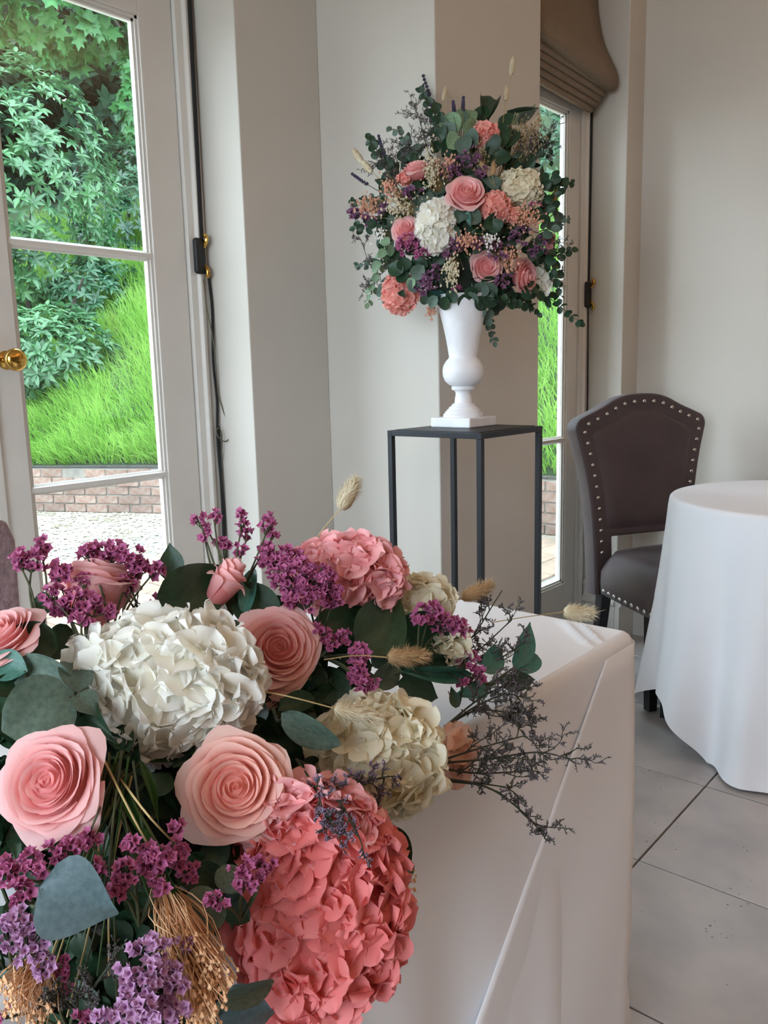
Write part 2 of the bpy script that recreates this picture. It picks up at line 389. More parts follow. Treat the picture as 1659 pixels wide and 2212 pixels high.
obj('acorn_pull', MB().lathe([(0.001, 0.652), (0.004, 0.65), (0.0045, 0.63), (0.007, 0.605), (0.0095, 0.585), (0.0095, 0.575), (0.007, 0.572), (0.008, 0.565), (0.006, 0.552), (0.001, 0.546)], 14, (-0.006, -0.008, 0)).build('acorn_pull', M_brass, True), c2)

# ================================================================== furniture
# ---- flower table under a white cloth ---------------------------------
TX0, TX1, TY0, TY1, TZ = -0.75, 1.178, 0.500, 1.10, 0.75
tb = thing('trestle_table', 'long trestle table hidden under the white cloth that carries the flowers', 'table', ((TX0 + TX1) / 2, (TY0 + TY1) / 2, 0))
hx, hy = (TX1 - TX0) / 2 - 0.012, (TY1 - TY0) / 2 - 0.012
obj('tabletop', box(-hx, hx, -hy, hy, TZ - 0.032, TZ - 0.006).build('tabletop', M_legwood, bevel=0.004), tb)
for sx in (-1, 1):
    for sy in (-1, 1):
        x, y = sx * (hx - 0.12), sy * (hy - 0.08)
        obj('leg', box(x - 0.02, x + 0.02, y - 0.02, y + 0.02, 0, TZ - 0.032).build('leg', M_black, bevel=0.003), tb)
def table_cloth():
    """Top with press ridges, rounded edges, long waved drapes on all four sides."""
    R = 0.016; per = []
    # outline of the table counted by arc length, corner points rounded
    def outline(off):
        pts = []; x0, x1, y0, y1 = TX0 - off, TX1 + off, TY0 - off, TY1 + off; rc = 0.02 + off
        def seg(a, b, n): return [(lerp(a[0], b[0], i / n), lerp(a[1], b[1], i / n)) for i in range(n)]
        def arc(cx, cy, a0, n=6): return [(cx + rc * math.cos(a0 + PI / 2 * i / n), cy + rc * math.sin(a0 + PI / 2 * i / n)) for i in range(n)]
        pts += seg((x0 + rc, y0), (x1 - rc, y0), 110) + arc(x1 - rc, y0 + rc, -PI / 2) + seg((x1, y0 + rc), (x1, y1 - rc), 36) + arc(x1 - rc, y1 - rc, 0)
        pts += seg((x1 - rc, y1), (x0 + rc, y1), 60) + arc(x0 + rc, y1 - rc, PI / 2) + seg((x0, y1 - rc), (x0, y0 + rc), 20) + arc(x0 + rc, y0 + rc, PI)
        return pts
    base = outline(0); n = len(base); V = []; F = []
    def waves(x, y, d):
        # pleat depth grows down the drape; broad soft folds
        s = x * 1.0 + y * 1.0
        return d * (0.010 * math.sin(9.5 * s + 0.7) + 0.006 * math.sin(23 * s + 2.1) + 0.004 * math.sin(41 * s))
    rows = [(-R, 0.0, 0), (-R * 0.62, -R * 0.08, 0), (-R * 0.29, -R * 0.29, 0), (-R * 0.08, -R * 0.62, 0), (0, -R, 0)] + [(0.0, -R - 0.72 * (k / 26), k / 26) for k in range(1, 27)]
    for off, dz, d in rows:
        o2 = outline(off)
        for i, (x, y) in enumerate(o2):
            nx, ny = x - base[i][0], y - base[i][1]
            cxn, cyn = 0, 0
            bx, by = base[(i - 1) % n], base[(i + 1) % n]
            tx, ty = by[0] - bx[0], by[1] - bx[1]; l = math.hypot(tx, ty) or 1
            nx, ny = ty / l, -tx / l
            w = waves(x, y, min(1, d * 1.4)) + 0.012 * d
            near = min(abs(x - TX1), 0.3) / 0.3
            if y < TY0 + 0.05: w *= 0.35 + 0.65 * near
            V.append((x + nx * w, y + ny * w, max(0.006, TZ + dz)))
    for r in range(len(rows) - 1):
        for i in range(n):
            F.append((r * n + i, (r + 1) * n + i, (r + 1) * n + (i + 1) % n, r * n + (i + 1) % n))
    me = mesh('tablecloth', V, F, M_cloth)
    # top sheet with ridges
    gx = np.linspace(TX0 + R, TX1 - R, 420); gy = np.linspace(TY0 + R, TY1 - R, 60)
    XX, YY = np.meshgrid(gx, gy, indexing='ij')
    def ridge(X, Y, x0, slope, h, w):
        d = (X - (x0 + slope * (Y - TY0))) / w
        return h * np.exp(-d * d)
    ZZ = ridge(XX, YY, 1.074, 0.95, 0.009, 0.0045) + ridge(XX, YY, 1.046, 0.95, 0.007, 0.005) + 0.0008 * np.sin(XX * 30 + YY * 17)
    edge = np.minimum.reduce([XX - (TX0 + R), TX1 - R - XX, YY - (TY0 + R), TY1 - R - YY]); ZZ *= np.clip(edge / 0.02, 0, 1)
    ZZ += TZ
    V2 = np.stack([XX, YY, ZZ], -1).reshape(-1, 3); m_, n_ = XX.shape
    F2 = [(i * n_ + j, (i + 1) * n_ + j, (i + 1) * n_ + j + 1, i * n_ + j + 1) for i in range(m_ - 1) for j in range(n_ - 1)]
    return me, mesh('top', V2, F2, M_cloth)
me_d, me_t = table_cloth()
cl = thing('tablecloth', 'long white cloth draped over the flower table, creased near its far corner', 'tablecloth', (0, 0, 0))
obj('drape', me_d, cl); obj('top_sheet', me_t, cl)
# overlapping corner flap on the front: its slanting edge runs down to the left, its other end turns round the table corner
V = []; F = []; nu, nv = 26, 22
def wrap(l, off, out):
    """A point l metres along the front from x = 0.4, round the corner and along the end face; off in plan."""
    rc_ = 0.02; x1 = TX1 - rc_ - 0.4; arc = rc_ * PI / 2
    if l <= x1: return (0.4 + l, TY0 - off - out)
    if l <= x1 + arc:
        a = (l - x1) / rc_; return (0.4 + x1 + math.sin(a) * (rc_ + off + out), TY0 + rc_ - math.cos(a) * (rc_ + off + out))
    return (TX1 + off + out, TY0 + rc_ + (l - x1 - arc))
LM = TX1 - 0.02 - 0.4 + 0.02 * PI / 2 + 0.08
for j in range(nv + 1):
    t = j / nv; z = TZ - 0.015 - t * 0.719
    xl = max(1.0674 - max(0, 0.7355 - z) * 1.005, 0.40)
    for i in range(nu + 1):
        s = i / nu; l = lerp(xl - 0.4, LM, s)
        w = 0.0008 + t * (0.006 * math.sin(PI * min(1, s * 1.2)) + 0.004 * math.sin(9 * s + 4 * t))
        x, y = wrap(l, 0.003 + 0.014 * t, w)
        V.append((x, y, max(z, 0.006)))
F = [(j * (nu + 1) + i, (j + 1) * (nu + 1) + i, (j + 1) * (nu + 1) + i + 1, j * (nu + 1) + i + 1) for j in range(nv) for i in range(nu)]
me = mesh('corner_flap', V, F, M_cloth)
bm = bmesh.new(); bm.from_mesh(me); bmesh.ops.solidify(bm, geom=bm.faces[:], thickness=0.002); bm.to_mesh(me); bm.free()
me.polygons.foreach_set('use_smooth', [True] * len(me.polygons))
obj('corner_flap', me, cl)

# ---- small round table and its square cloth ------------------------------
RX, RY, RR = 2.715, 0.615, 0.405
rt = thing('round_table', 'small round table with black legs under a white cloth', 'table', (RX, RY, 0))
obj('tabletop', MB().lathe([(0.001, 0.72), (RR - 0.01, 0.72), (RR, 0.728), (RR, 0.74), (RR - 0.008, 0.746), (0.001, 0.746)], 64).build('tabletop', M_legwood), rt)
obj('column', MB().lathe([(0.001, 0.05), (0.05, 0.05), (0.035, 0.12), (0.035, 0.70), (0.06, 0.72), (0.001, 0.72)], 24).build('column', M_black, True), rt)
for k in range(4):
    a = math.atan2(0.985 - RY, 2.565 - RX) + k * PI / 2
    c, s = math.cos(a), math.sin(a); mb = MB()
    P = [Vector((c * t * 0.38, s * t * 0.38, 0.075 - 0.035 * t)) for t in (0.1, 0.4, 0.7, 1.0)]
    mb.tube(P, 0.02, 8)
    mb.box(c * 0.39 - 0.018, c * 0.39 + 0.018, s * 0.39 - 0.018, s * 0.39 + 0.018, 0, 0.058)
    obj('leg', mb.build('leg', M_black), rt)
def round_cloth():
    nth, nv = 360, 30; half = 1.0; rot = math.radians(43)
    V = []; F = []
    rows = [('t', r) for r in (0.08, 0.2, 0.3, 0.36, RR - 0.012)] + [('e', k) for k in (1, 2, 3)] + [('d', k / nv) for k in range(1, nv + 1)]
    for kind, q in rows:
        for i in range(nth):
            th = 2 * PI * i / nth
            if kind == 't': V.append((q * math.cos(th), q * math.sin(th), TZ)); continue
            if kind == 'e':
                a = q / 3 * PI / 2; r = RR - 0.012 + 0.014 * math.sin(a); V.append((r * math.cos(th), r * math.sin(th), TZ - 0.014 * (1 - math.cos(a)))); continue
            a = ((th - rot + PI / 4) % (PI / 2)) - PI / 4
            L = min(half / math.cos(a), 1.23) - RR            # cloth length below the rim
            cor = (abs(a) / (PI / 4)) ** 3                         # 1 at the cloth's corners
            drop = min(L, 0.728)
            fold = 0.024 * math.sin(10 * th + 1.3) + 0.012 * math.sin(17 * th + 0.4) + 0.012 * cor
            r = RR + 0.004 + q ** 1.2 * (0.050 + fold) * 1.1
            dth = (th - math.radians(82) + PI) % (2 * PI) - PI          # pushed in by the chair's seat
            r -= 0.17 * math.exp(-(dth / 0.27) ** 2) * min(1, q * 2.2)
            z = TZ - 0.014 - drop * q
            if L > 0.728 and q > 0.93: r += (q - 0.93) * 1.2 * (L - 0.728)
            V.append((r * math.cos(th), r * math.sin(th), max(z, 0.006)))
    nr = len(rows)
    for r in range(nr - 1):
        for i in range(nth): F.append((r * nth + i, (r + 1) * nth + i, (r + 1) * nth + (i + 1) % nth, r * nth + (i + 1) % nth))
    F.append(tuple(range(nth)))
    return mesh('tablecloth', V, F, M_cloth)
rc = obj('tablecloth', round_cloth()); rc.location = (RX, RY, 0)
tag(rc, 'white cloth hanging in folds from the small round table', 'tablecloth')

# ---- tall flower stand -----------------------------------------------------
SX, SY, SW, SH = 1.815, 1.258, 0.148, 1.003
st = thing('flower_stand', 'tall square black metal frame stand under the white urn', 'stand', (SX, SY, 0))
b = 0.0075
for sx in (-1, 1):
    for sy in (-1, 1):
        x, y = sx * (SW - b), sy * (SW - b)
        obj('leg', box(x - b, x + b, y - b, y + b, 0, SH - 0.016).build('leg', M_black, bevel=0.0015), st)
for z0, z1, nm in ((SH - 0.016, SH - 0.002, 'top_rail'), (0.004, 0.019, 'foot_rail')):
    for s in (-1, 1):
        obj(nm, box(-SW + (0 if nm == 'top_rail' else 2 * b), SW - (0 if nm == 'top_rail' else 2 * b), s * (SW - b) - b, s * (SW - b) + b, z0, z1).build(nm, M_black, bevel=0.0012), st)
        obj(nm, box(s * (SW - b) - b, s * (SW - b) + b, -SW + 2 * b, SW - 2 * b, z0, z1).build(nm, M_black, bevel=0.0012), st)
obj('top_plate', box(-SW + 2 * b, SW - 2 * b, -SW + 2 * b, SW - 2 * b, SH - 0.006, SH).build('top_plate', M_black, bevel=0.001), st)
# ---- urn --------------------------------------------------------------------
UX, UY = 1.852, 1.290
ur = thing('urn', 'white footed urn holding the tall bouquet on the black stand', 'urn', (UX, UY, SH))
obj('plinth', box(-0.064, 0.064, -0.064, 0.064, 0, 0.026).build('plinth', M_urn, bevel=0.004, seg=3), ur)
prof = [(0.001, 0.026), (0.0540, 0.026), (0.0550, 0.033), (0.050, 0.037), (0.050, 0.040), (0.046, 0.042), (0.044, 0.046), (0.040, 0.048), (0.038, 0.053), (0.033, 0.055), (0.030, 0.060),
        (0.0235, 0.064), (0.0225, 0.078), (0.0215, 0.080), (0.0205, 0.090), (0.024, 0.096), (0.031, 0.099), (0.032, 0.106), (0.029, 0.108), (0.038, 0.112), (0.049, 0.122), (0.0545, 0.136), (0.0555, 0.150),
        (0.053, 0.163), (0.046, 0.175), (0.039, 0.182), (0.0375, 0.186), (0.0385, 0.192), (0.0415, 0.212), (0.0465, 0.240), (0.053, 0.270), (0.060, 0.298), (0.068, 0.322), (0.077, 0.340), (0.080, 0.344), (0.077, 0.346), (0.070, 0.335), (0.055, 0.295), (0.001, 0.29)]
obj('body', MB().lathe(prof, 56).build('body', M_urn, smooth=True), ur)

# ---- studded brown chair -------------------------------------------------------
fv = Vector((-0.5, -0.866, 0)); sv = Vector((0.866, -0.5, 0))
CB = Vector((2.728, 1.352, 0))
ch = thing('dining_chair', 'brown velvet dining chair with studded camel back at the round table', 'chair', tuple(CB + sv * 0.25 + fv * 0.2))
ch.rotation_euler = (0, 0, math.atan2(sv.y, sv.x))            # local x: chair's width, -y: the way it faces
def outline2d(spl, ext, bev, name, m, res=8):
    cu = bpy.data.curves.new(name, 'CURVE'); cu.dimensions = '2D'; cu.fill_mode = 'BOTH'; cu.extrude = ext; cu.bevel_depth = bev; cu.bevel_resolution = 3
    for P in spl:
        s = cu.splines.new('POLY'); s.points.add(len(P) - 1); s.use_cyclic_u = True
        for q, (x, y) in zip(s.points, P): q.co = (x, y, 0, 1)
    o = bpy.data.objects.new(name, cu); COL.objects.link(o); dg = bpy.context.evaluated_depsgraph_get()
    me = bpy.data.meshes.new_from_object(o.evaluated_get(dg)); bpy.data.objects.remove(o); bpy.data.curves.remove(cu)
    me.name = name; me.materials.clear(); me.materials.append(m)
    return me
half = [(0.205, 0.33), (0.205, 0.44), (0.208, 0.56), (0.214, 0.66), (0.226, 0.75), (0.243, 0.84), (0.262, 0.915), (0.268, 0.945), (0.258, 0.968), (0.228, 0.983), (0.165, 1.010), (0.105, 1.040), (0.055, 1.053), (0.0, 1.056)]
half = [(p.x, p.z) for p in curve_pts([(x, 0, z) for x, z in half], 4)]
out = half + [(-x, z) for x, z in half[-2::-1]]
hole = [(0.150, 0.34), (0.150, 0.535), (0.142, 0.545), (-0.142, 0.545), (-0.150, 0.535), (-0.150, 0.34)]
bm_ = outline2d([out, hole], 0.026, 0.010, 'backrest', M_velvet)
REC = Matrix.Translation((0, 0.2, 0.006)) @ Matrix.Rotation(math.radians(90 - 4), 4, 'X') @ Matrix.Diagonal((1.03, 0.985, 1, 1))
bk = obj('backrest', bm_, ch, REC)                              # local x, y = height, z = towards the front
bm_.polygons.foreach_set('use_smooth', [True] * len(bm_.polygons)); bm_.set_sharp_from_angle(angle=0.9)
# padded inner panel
def inset_half(x, z): return x * 0.845, 0.555 + (z - 0.555) * 0.90
zs_ = np.linspace(0.555, 1.008, 22); V = []; F = []
hz = np.array([z for x, z in half]); hx_ = np.array([x for x, z in half])
def halfw(z):
    cand = [x for x, zz in half if zz >= z]
    best = 0
    for (xa, za), (xb, zb) in zip(half[:-1], half[1:]):
        if min(za, zb) <= z <= max(za, zb) and abs(zb - za) > 1e-6: best = max(best, lerp(xa, xb, (z - za) / (zb - za)))
    return best
for z in zs_:
    w = min(halfw(z), halfw(min(z + 0.043, 1.055)) + 0.0) - 0.040
    w = max(w, 0.01)
    for i in range(19):
        s = -1 + 2 * i / 18
        dz = min((z - 0.555) / 0.05, (1.01 - z) / 0.05, 1); de = min((1 - abs(s)) / 0.2, 1)
        V.append((s * w, z, 0.032 + 0.016 * math.sin(max(0, min(dz, 1)) * PI / 2) * math.sin(max(0, de) * PI / 2)))
F = [(j * 19 + i, j * 19 + i + 1, (j + 1) * 19 + i + 1, (j + 1) * 19 + i) for j in range(21) for i in range(18)]
obj('back_pad', mesh('back_pad', V, F, M_velvet), ch, REC)
nail = MB().lathe([(0.0085, 0), (0.0082, 0.003), (0.006, 0.006), (0.003, 0.0075), (0.0005, 0.008)], 10).build('nail', M_chrome, True)
def along(P, step):
    P = [Vector((x, z, 0)) for x, z in P]; acc = 0; outp = []; nxt = 0
    for a, b_ in zip(P[:-1], P[1:]):
        L = (b_ - a).length
        while nxt <= acc + L: outp.append(a.lerp(b_, (nxt - acc) / L)); nxt += step
        acc += L
    return outp
inn = []
for (xa, za), (xb, zb) in zip(half[:-1], half[1:]):
    tx, tz = xb - xa, zb - za; l = math.hypot(tx, tz)
    if l > 1e-6 and za > 0.45: inn.append((xa - 0.020 * tz / l, za + 0.020 * tx / l))
for p in along(inn + [(-x, z) for x, z in inn[::-1]], 0.0415):
    obj('nail', nail, bk, Matrix.Translation((p.x, p.y, 0.035)))
# seat
def seat():
    V = []; F = []; W0, W1, D = 0.205, 0.245, 0.36; nx, ny = 17, 15
    grid = {}
    for j in range(ny + 1):
        t = j / ny; w = lerp(W0, W1, t ** 0.8)
        for i in range(nx + 1):
            s = -1 + 2 * i / nx
            e = min(1, (1 - abs(s)) / 0.25) * min(1, (t if t < 0.5 else 1 - t) / 0.15 + (0.4 if t < .5 else 0))
            z = 0.415 + 0.072 * math.sin(min(1, e) * PI / 2) ** 0.7 + 0.012 * (1 - s * s)
            V.append((s * w, 0.18 - t * D - 0.02 * (1 - s * s) * t, z))
    top = len(V)
    ring = [j * (nx + 1) for j in range(ny + 1)] + [ny * (nx + 1) + i for i in range(1, nx + 1)] + [j * (nx + 1) + nx for j in range(ny - 1, -1, -1)] + [i for i in range(nx - 1, 0, -1)]
    for k, dz in enumerate((0.375, 0.33)):
        for r in ring: V.append((V[r][0] * (1.012 if k == 0 else 1.0), V[r][1], dz))
    F = [(j * (nx + 1) + i, (j + 1) * (nx + 1) + i, (j + 1) * (nx + 1) + i + 1, j * (nx + 1) + i + 1) for j in range(ny) for i in range(nx)]
    n = len(ring)
    for i in range(n):
        F.append((ring[i], ring[(i + 1) % n], top + (i + 1) % n, top + i)); F.append((top + i, top + (i + 1) % n, top + n + (i + 1) % n, top + n + i))
    F.append(tuple(range(top + n, top + 2 * n)))
    me = mesh('seat', V, F, M_velvet)
    bm = bmesh.new(); bm.from_mesh(me); bmesh.ops.recalc_face_normals(bm, faces=bm.faces); bm.to_mesh(me); bm.free()
    return me
se = obj('seat', seat(), ch)
for side in (-1, 1):
    for k in range(9):
        t = (k + 0.3) / 9; w = lerp(0.205, 0.245, t ** 0.8) * 1.004
        obj('nail', nail, se, Matrix.Translation((side * w, 0.165 - t * 0.355, 0.345)) @ Matrix.Rotation(side * PI / 2, 4, 'Y'))
for k in range(9):
    s = -0.9 + 1.8 * k / 8
    obj('nail', nail, se, Matrix.Translation((s * 0.245, -0.182 - 0.02 * (1 - s * s), 0.345)) @ Matrix.Rotation(PI / 2, 4, 'X'))
for sx in (-1, 1):
    for y0, y1, zt in ((0.185, 0.235, 0.36), (-0.135, -0.135, 0.34)):
        x = sx * (0.185 if y0 > 0 else 0.215)
        mb = MB().add([(x - .021, y0 - .021, zt), (x + .021, y0 - .021, zt), (x + .021, y0 + .021, zt), (x - .021, y0 + .021, zt),
                       (x - .015, y1 - .015, 0), (x + .015, y1 - .015, 0), (x + .015, y1 + .015, 0), (x - .015, y1 + .015, 0)],
                      [(0, 1, 2, 3), (7, 6, 5, 4), (0, 4, 5, 1), (1, 5, 6, 2), (2, 6, 7, 3), (3, 7, 4, 0)])
        obj('leg', mb.build('leg', M_legwood), ch)

# ---- ribbed pink chair behind the flower table ---------------------------------
pc = thing('upholstered_chair', 'pinkish grey ribbed fabric chair behind the flower table', 'chair', (0.393, 1.42, 0), 0.12)
V = []; F = []
pts = [(-0.23, 0.45), (0.19, 0.45), (0.205, 0.55), (0.218, 0.75), (0.222, 0.885), (0.212, 0.912), (0.185, 0.925), (0.0, 0.93), (-0.2, 0.925), (-0.225, 0.905), (-0.235, 0.8)]
bmx = outline2d([pts], 0.03, 0.012, 'backrest', M_pinkchair)
obj('backrest', bmx, pc, Matrix.Translation((0, -0.05, 0)) @ Matrix.Rotation(PI / 2, 4, 'X'))
obj('seat', box(-0.225, 0.215, -0.03, 0.42, 0.36, 0.48).build('seat', M_pinkchair, bevel=0.03, seg=4), pc)
for x in (-0.19, 0.18):
    for y in (0.0, 0.38):
        obj('leg', box(x - 0.018, x + 0.018, y - 0.018, y + 0.018, 0, 0.36).build('leg', M_legwood, bevel=0.003), pc)

# ================================================================== the garden
GZ = -0.05
struct('ground', MB().prof([(-30, -20), (-2.45, -20), (-2.45, 2.26), (40, 2.26), (40, 40), (-30, 40)], GZ - 0.2, GZ, 2).build('ground', M_gravel))
WALLC = [Vector((1.2, 12.3)), Vector((2.6, 9.56)), Vector((3.668, 7.471)), Vector((4.306, 6.222)), Vector((4.86, 4.65)), Vector((5.28, 2.99)), Vector((5.5, 1.2)), Vector((5.6, -0.6))]
seglen = [0.0]
for a, b in zip(WALLC[:-1], WALLC[1:]): seglen.append(seglen[-1] + (b - a).length)
def wall_pt(s):
    s = max(0, min(s, seglen[-1] - 1e-4)); i = max(k for k in range(len(seglen)) if seglen[k] <= s); i = min(i, len(WALLC) - 2)
    a, b = WALLC[i], WALLC[i + 1]; d = (b - a).normalized()
    # smooth the direction so that the bank fans evenly
    t = (s - seglen[i]) / (b - a).length
    d0 = (WALLC[i + 1] - WALLC[max(i - 1, 0)]).normalized(); d1_ = (WALLC[min(i + 2, len(WALLC) - 1)] - WALLC[i]).normalized()
    dd = d0.lerp(d1_, t).normalized()
    return a.lerp(b, t), d, Vector((-dd.y, dd.x))
SLOPE, WH = 0.62, 0.36
def bank_z(s, u): return WH - 0.03 + SLOPE * u + 0.05 * math.sin(s * 2.1 + u * 1.3) * min(u, 1)
bw_ = struct('brick_wall', MB().tube([(p.x, p.y, WH / 2 - 0.03) for p in WALLC], 0.03, 4).build('brick_wall_core', M_mortar))
mbm = MB()
for i in range(len(WALLC) - 1):
    a, b = WALLC[i], WALLC[i + 1]; d = (b - a).normalized(); n = Vector((-d.y, d.x))
    q = [a + n * 0.012, b + n * 0.012, b + n * 0.2, a + n * 0.2]
    mbm.add([(p.x, p.y, GZ) for p in q] + [(p.x, p.y, WH - 0.012) for p in q], [(0, 1, 5, 4), (1, 2, 6, 5), (2, 3, 7, 6), (3, 0, 4, 7), (4, 5, 6, 7)])
bw_.data = mbm.build('brick_wall', M_mortar)
bricks = []
for k in range(4):
    q = random.uniform
    bricks.append(MB().box(-0.105, 0.105, 0, 0.1, 0, 0.07).build('brick', M_brick, bevel=0.004, seg=1))
nb = 0
for row in range(5):
    s = 1.2 + (0.11 if row % 2 else 0)
    while s < seglen[-1] - 1.2:
        p, d, n = wall_pt(s)
        jit = random.uniform(-0.006, 0.006)
        M = Matrix.Translation((p.x + n.x * jit, p.y + n.y * jit, GZ + 0.004 + row * 0.081 + random.uniform(-0.002, 0.002))) @ Matrix.Rotation(math.atan2(d.y, d.x) + random.uniform(-0.015, 0.015), 4, 'Z')
        if row < 4 or nb % 7 != 3: obj('brick', random.choice(bricks), bw_, M)
        s += 0.223; nb += 1
# grassy bank behind the brick wall
ns, nu = 90, 26; V = []; F = []
for i in range(ns + 1):
    s = seglen[-1] * i / ns; p, d, n = wall_pt(s)
    for j in range(nu + 1):
        u = 0.08 + 11 * (j / nu) ** 1.6
        V.append((p.x + n.x * u, p.y + n.y * u, bank_z(s, u)))
F = [(i * (nu + 1) + j, i * (nu + 1) + j + 1, (i + 1) * (nu + 1) + j + 1, (i + 1) * (nu + 1) + j) for i in range(ns) for j in range(nu)]
struct('bank_ground', mesh('bank_ground', V, F, M_soil))
def strips(P, A, Nn, Lg, Wd, T, Fc):
    """Many copies of a small template (x across, y along, z out) in one array."""
    Nn = Nn - (Nn * A).sum(1, keepdims=True) * A
    Nn /= np.linalg.norm(Nn, axis=1, keepdims=True) + 1e-9
    Sd = np.cross(A, Nn); T = np.asarray(T)
    V = P[:, None] + T[None, :, 0:1] * Sd[:, None] * Wd[:, None, None] + T[None, :, 1:2] * A[:, None] * Lg[:, None, None] + T[None, :, 2:3] * Nn[:, None] * Lg[:, None, None]
    k = T.shape[0]; Fc = np.asarray(Fc)
    FF = (Fc[None] + (np.arange(len(P)) * k)[:, None, None]).reshape(-1, Fc.shape[1])
    return V.reshape(-1, 3), FF
BL_T = [(-.5, 0, 0), (.5, 0, 0), (-.42, .4, .05), (.42, .4, .05), (-.28, .75, .2), (.28, .75, .2), (-.02, 1, .45), (.02, 1, .45)]
BL_F = [(0, 1, 3, 2), (2, 3, 5, 4), (4, 5, 7, 6)]
NG = 62000
ss = np.concatenate([RNG.uniform(2.0, 7.0, int(NG * .62)), RNG.uniform(7.0, seglen[-1] - 0.6, NG - int(NG * .62))])
uu = 0.10 + 5.2 * RNG.random(NG) ** 1.35
wp = [wall_pt(s) for s in ss]
PX = np.array([(p.x + n.x * u, p.y + n.y * u, bank_z(s, u) - 0.02) for (p, d, n), s, u in zip(wp, ss, uu)])
out_ = np.array([(-n.x, -n.y, 0) for p, d, n in wp])
clump = np.sin(PX[:, 0] * 5.1 + PX[:, 1] * 3.3) * np.sin(PX[:, 1] * 6.7 - PX[:, 0] * 2.2)
A = out_ * (0.25 + 0.3 * RNG.random((NG, 1))) + RNG.normal(0, 0.28, (NG, 3)) + np.array([0.25, 0, 0]) * clump[:, None]; A[:, 2] = 1.0
A /= np.linalg.norm(A, axis=1, keepdims=True)
Nn = out_ * -1 + RNG.normal(0, 0.35, (NG, 3)); Nn = -Nn
V, F = strips(PX, A, Nn, RNG.uniform(0.13, 0.34, NG) * (1 + .35 * clump), RNG.uniform(0.006, 0.013, NG), BL_T, BL_F)
tag(obj('meadow_grass', mesh('meadow_grass', V, F, M_grass)), 'long bright green grass growing on the bank above the brick wall', 'grass', kind='stuff')
# gravel stones
NS = 9000
GS = RNG.uniform(2.2, 9.5, NS); GU = -(0.05 + 2.6 * RNG.random(NS) ** 1.2)
gp = [wall_pt(s) for s in GS]
P = np.array([(p.x + n.x * u, p.y + n.y * u, GZ + 0.004) for (p, d, n), u in zip(gp, GU)])
OT = [(-.5, 0, 0), (.5, 0, 0), (0, .5, .05), (0, -.5, .05), (0.05, 0, .4), (0, 0, -.2)]
OF = [(0, 3, 4), (3, 1, 4), (1, 2, 4), (2, 0, 4)]
A = RNG.normal(0, 1, (NS, 3)); A[:, 2] = 0; A /= np.linalg.norm(A, axis=1, keepdims=True)
up = np.tile([0, 0, 1.0], (NS, 1)) + RNG.normal(0, .2, (NS, 3))
sz = RNG.uniform(0.015, 0.04, NS)
V, F = strips(P, A, up, sz, sz * 1.2, OT, OF)
M_stone = mat('pale_pebbles', srgb(172, 164, 148), 0.9, srgb(112, 103, 86), 3)
tag(obj('gravel', mesh('gravel', V, F, M_stone, smooth=False)), 'pale pea gravel spread in front of the low brick wall', 'gravel', kind='stuff')
# brick pavers along the house
pv = struct('paved_apron', box(0.2, 5.2, 2.26, 5.6, GZ, GZ + 0.002).build('paved_apron', M_mortar))
pme = MB().box(-0.148, 0.148, -0.098, 0.098, 0, 0.018).build('paver', M_paver, bevel=0.004, seg=1)
for i in range(0, 17):
    for j in range(0, 17):
        x = 0.4 + i * 0.305 + (0.15 if j % 2 else 0); y = 2.4 + j * 0.204
        if x + y < 7.95 and x < 5.0: obj('paver', pme, pv, Matrix.Translation((x, y, GZ + random.uniform(-0.003, 0.003))))

# ---- shrubs and trees ---------------------------------------------------------
LF_T = [(0, 0, 0), (-.42, .38, .05), (0, .42, -.03), (.42, .38, .05), (-.30, .72, .02), (0, .75, -.05), (.30, .72, .02), (0, 1, -.12)]
LF_F = [(0, 3, 2), (0, 2, 1), (1, 2, 5), (1, 5, 4), (2, 3, 6), (2, 6, 5), (4, 5, 7), (5, 6, 7)]
mp = [(0, 0), (-.25, -.02), (-.55, .18), (-.38, .32), (-.5, .62), (-.2, .58), (0, 1), (.2, .58), (.5, .62), (.38, .32), (.55, .18), (.25, -.02)]
MP_T = [(0, .35, -.04)] + [(x, y, -.12 * (x * x + (y - .35) ** 2)) for x, y in mp]
MP_F = [(0, 1 + i, 1 + (i + 1) % 12) for i in range(12)]
def leafmat(name, c1, c2, rough=0.38, tr=0.3): return mat(name, srgb(*c1), rough, srgb(*c2), 2.2, var=0.0, transl=tr, spec=0.6)
M_leafA = leafmat('shrub_leaf', (78, 122, 76), (48, 90, 56))
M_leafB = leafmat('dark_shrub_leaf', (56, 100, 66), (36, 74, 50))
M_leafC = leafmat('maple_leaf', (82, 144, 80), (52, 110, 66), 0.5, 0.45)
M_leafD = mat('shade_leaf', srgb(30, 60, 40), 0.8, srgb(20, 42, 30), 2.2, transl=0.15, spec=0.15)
M_bark = mat('bark', srgb(62, 52, 42), 0.9, srgb(40, 34, 30), 20)
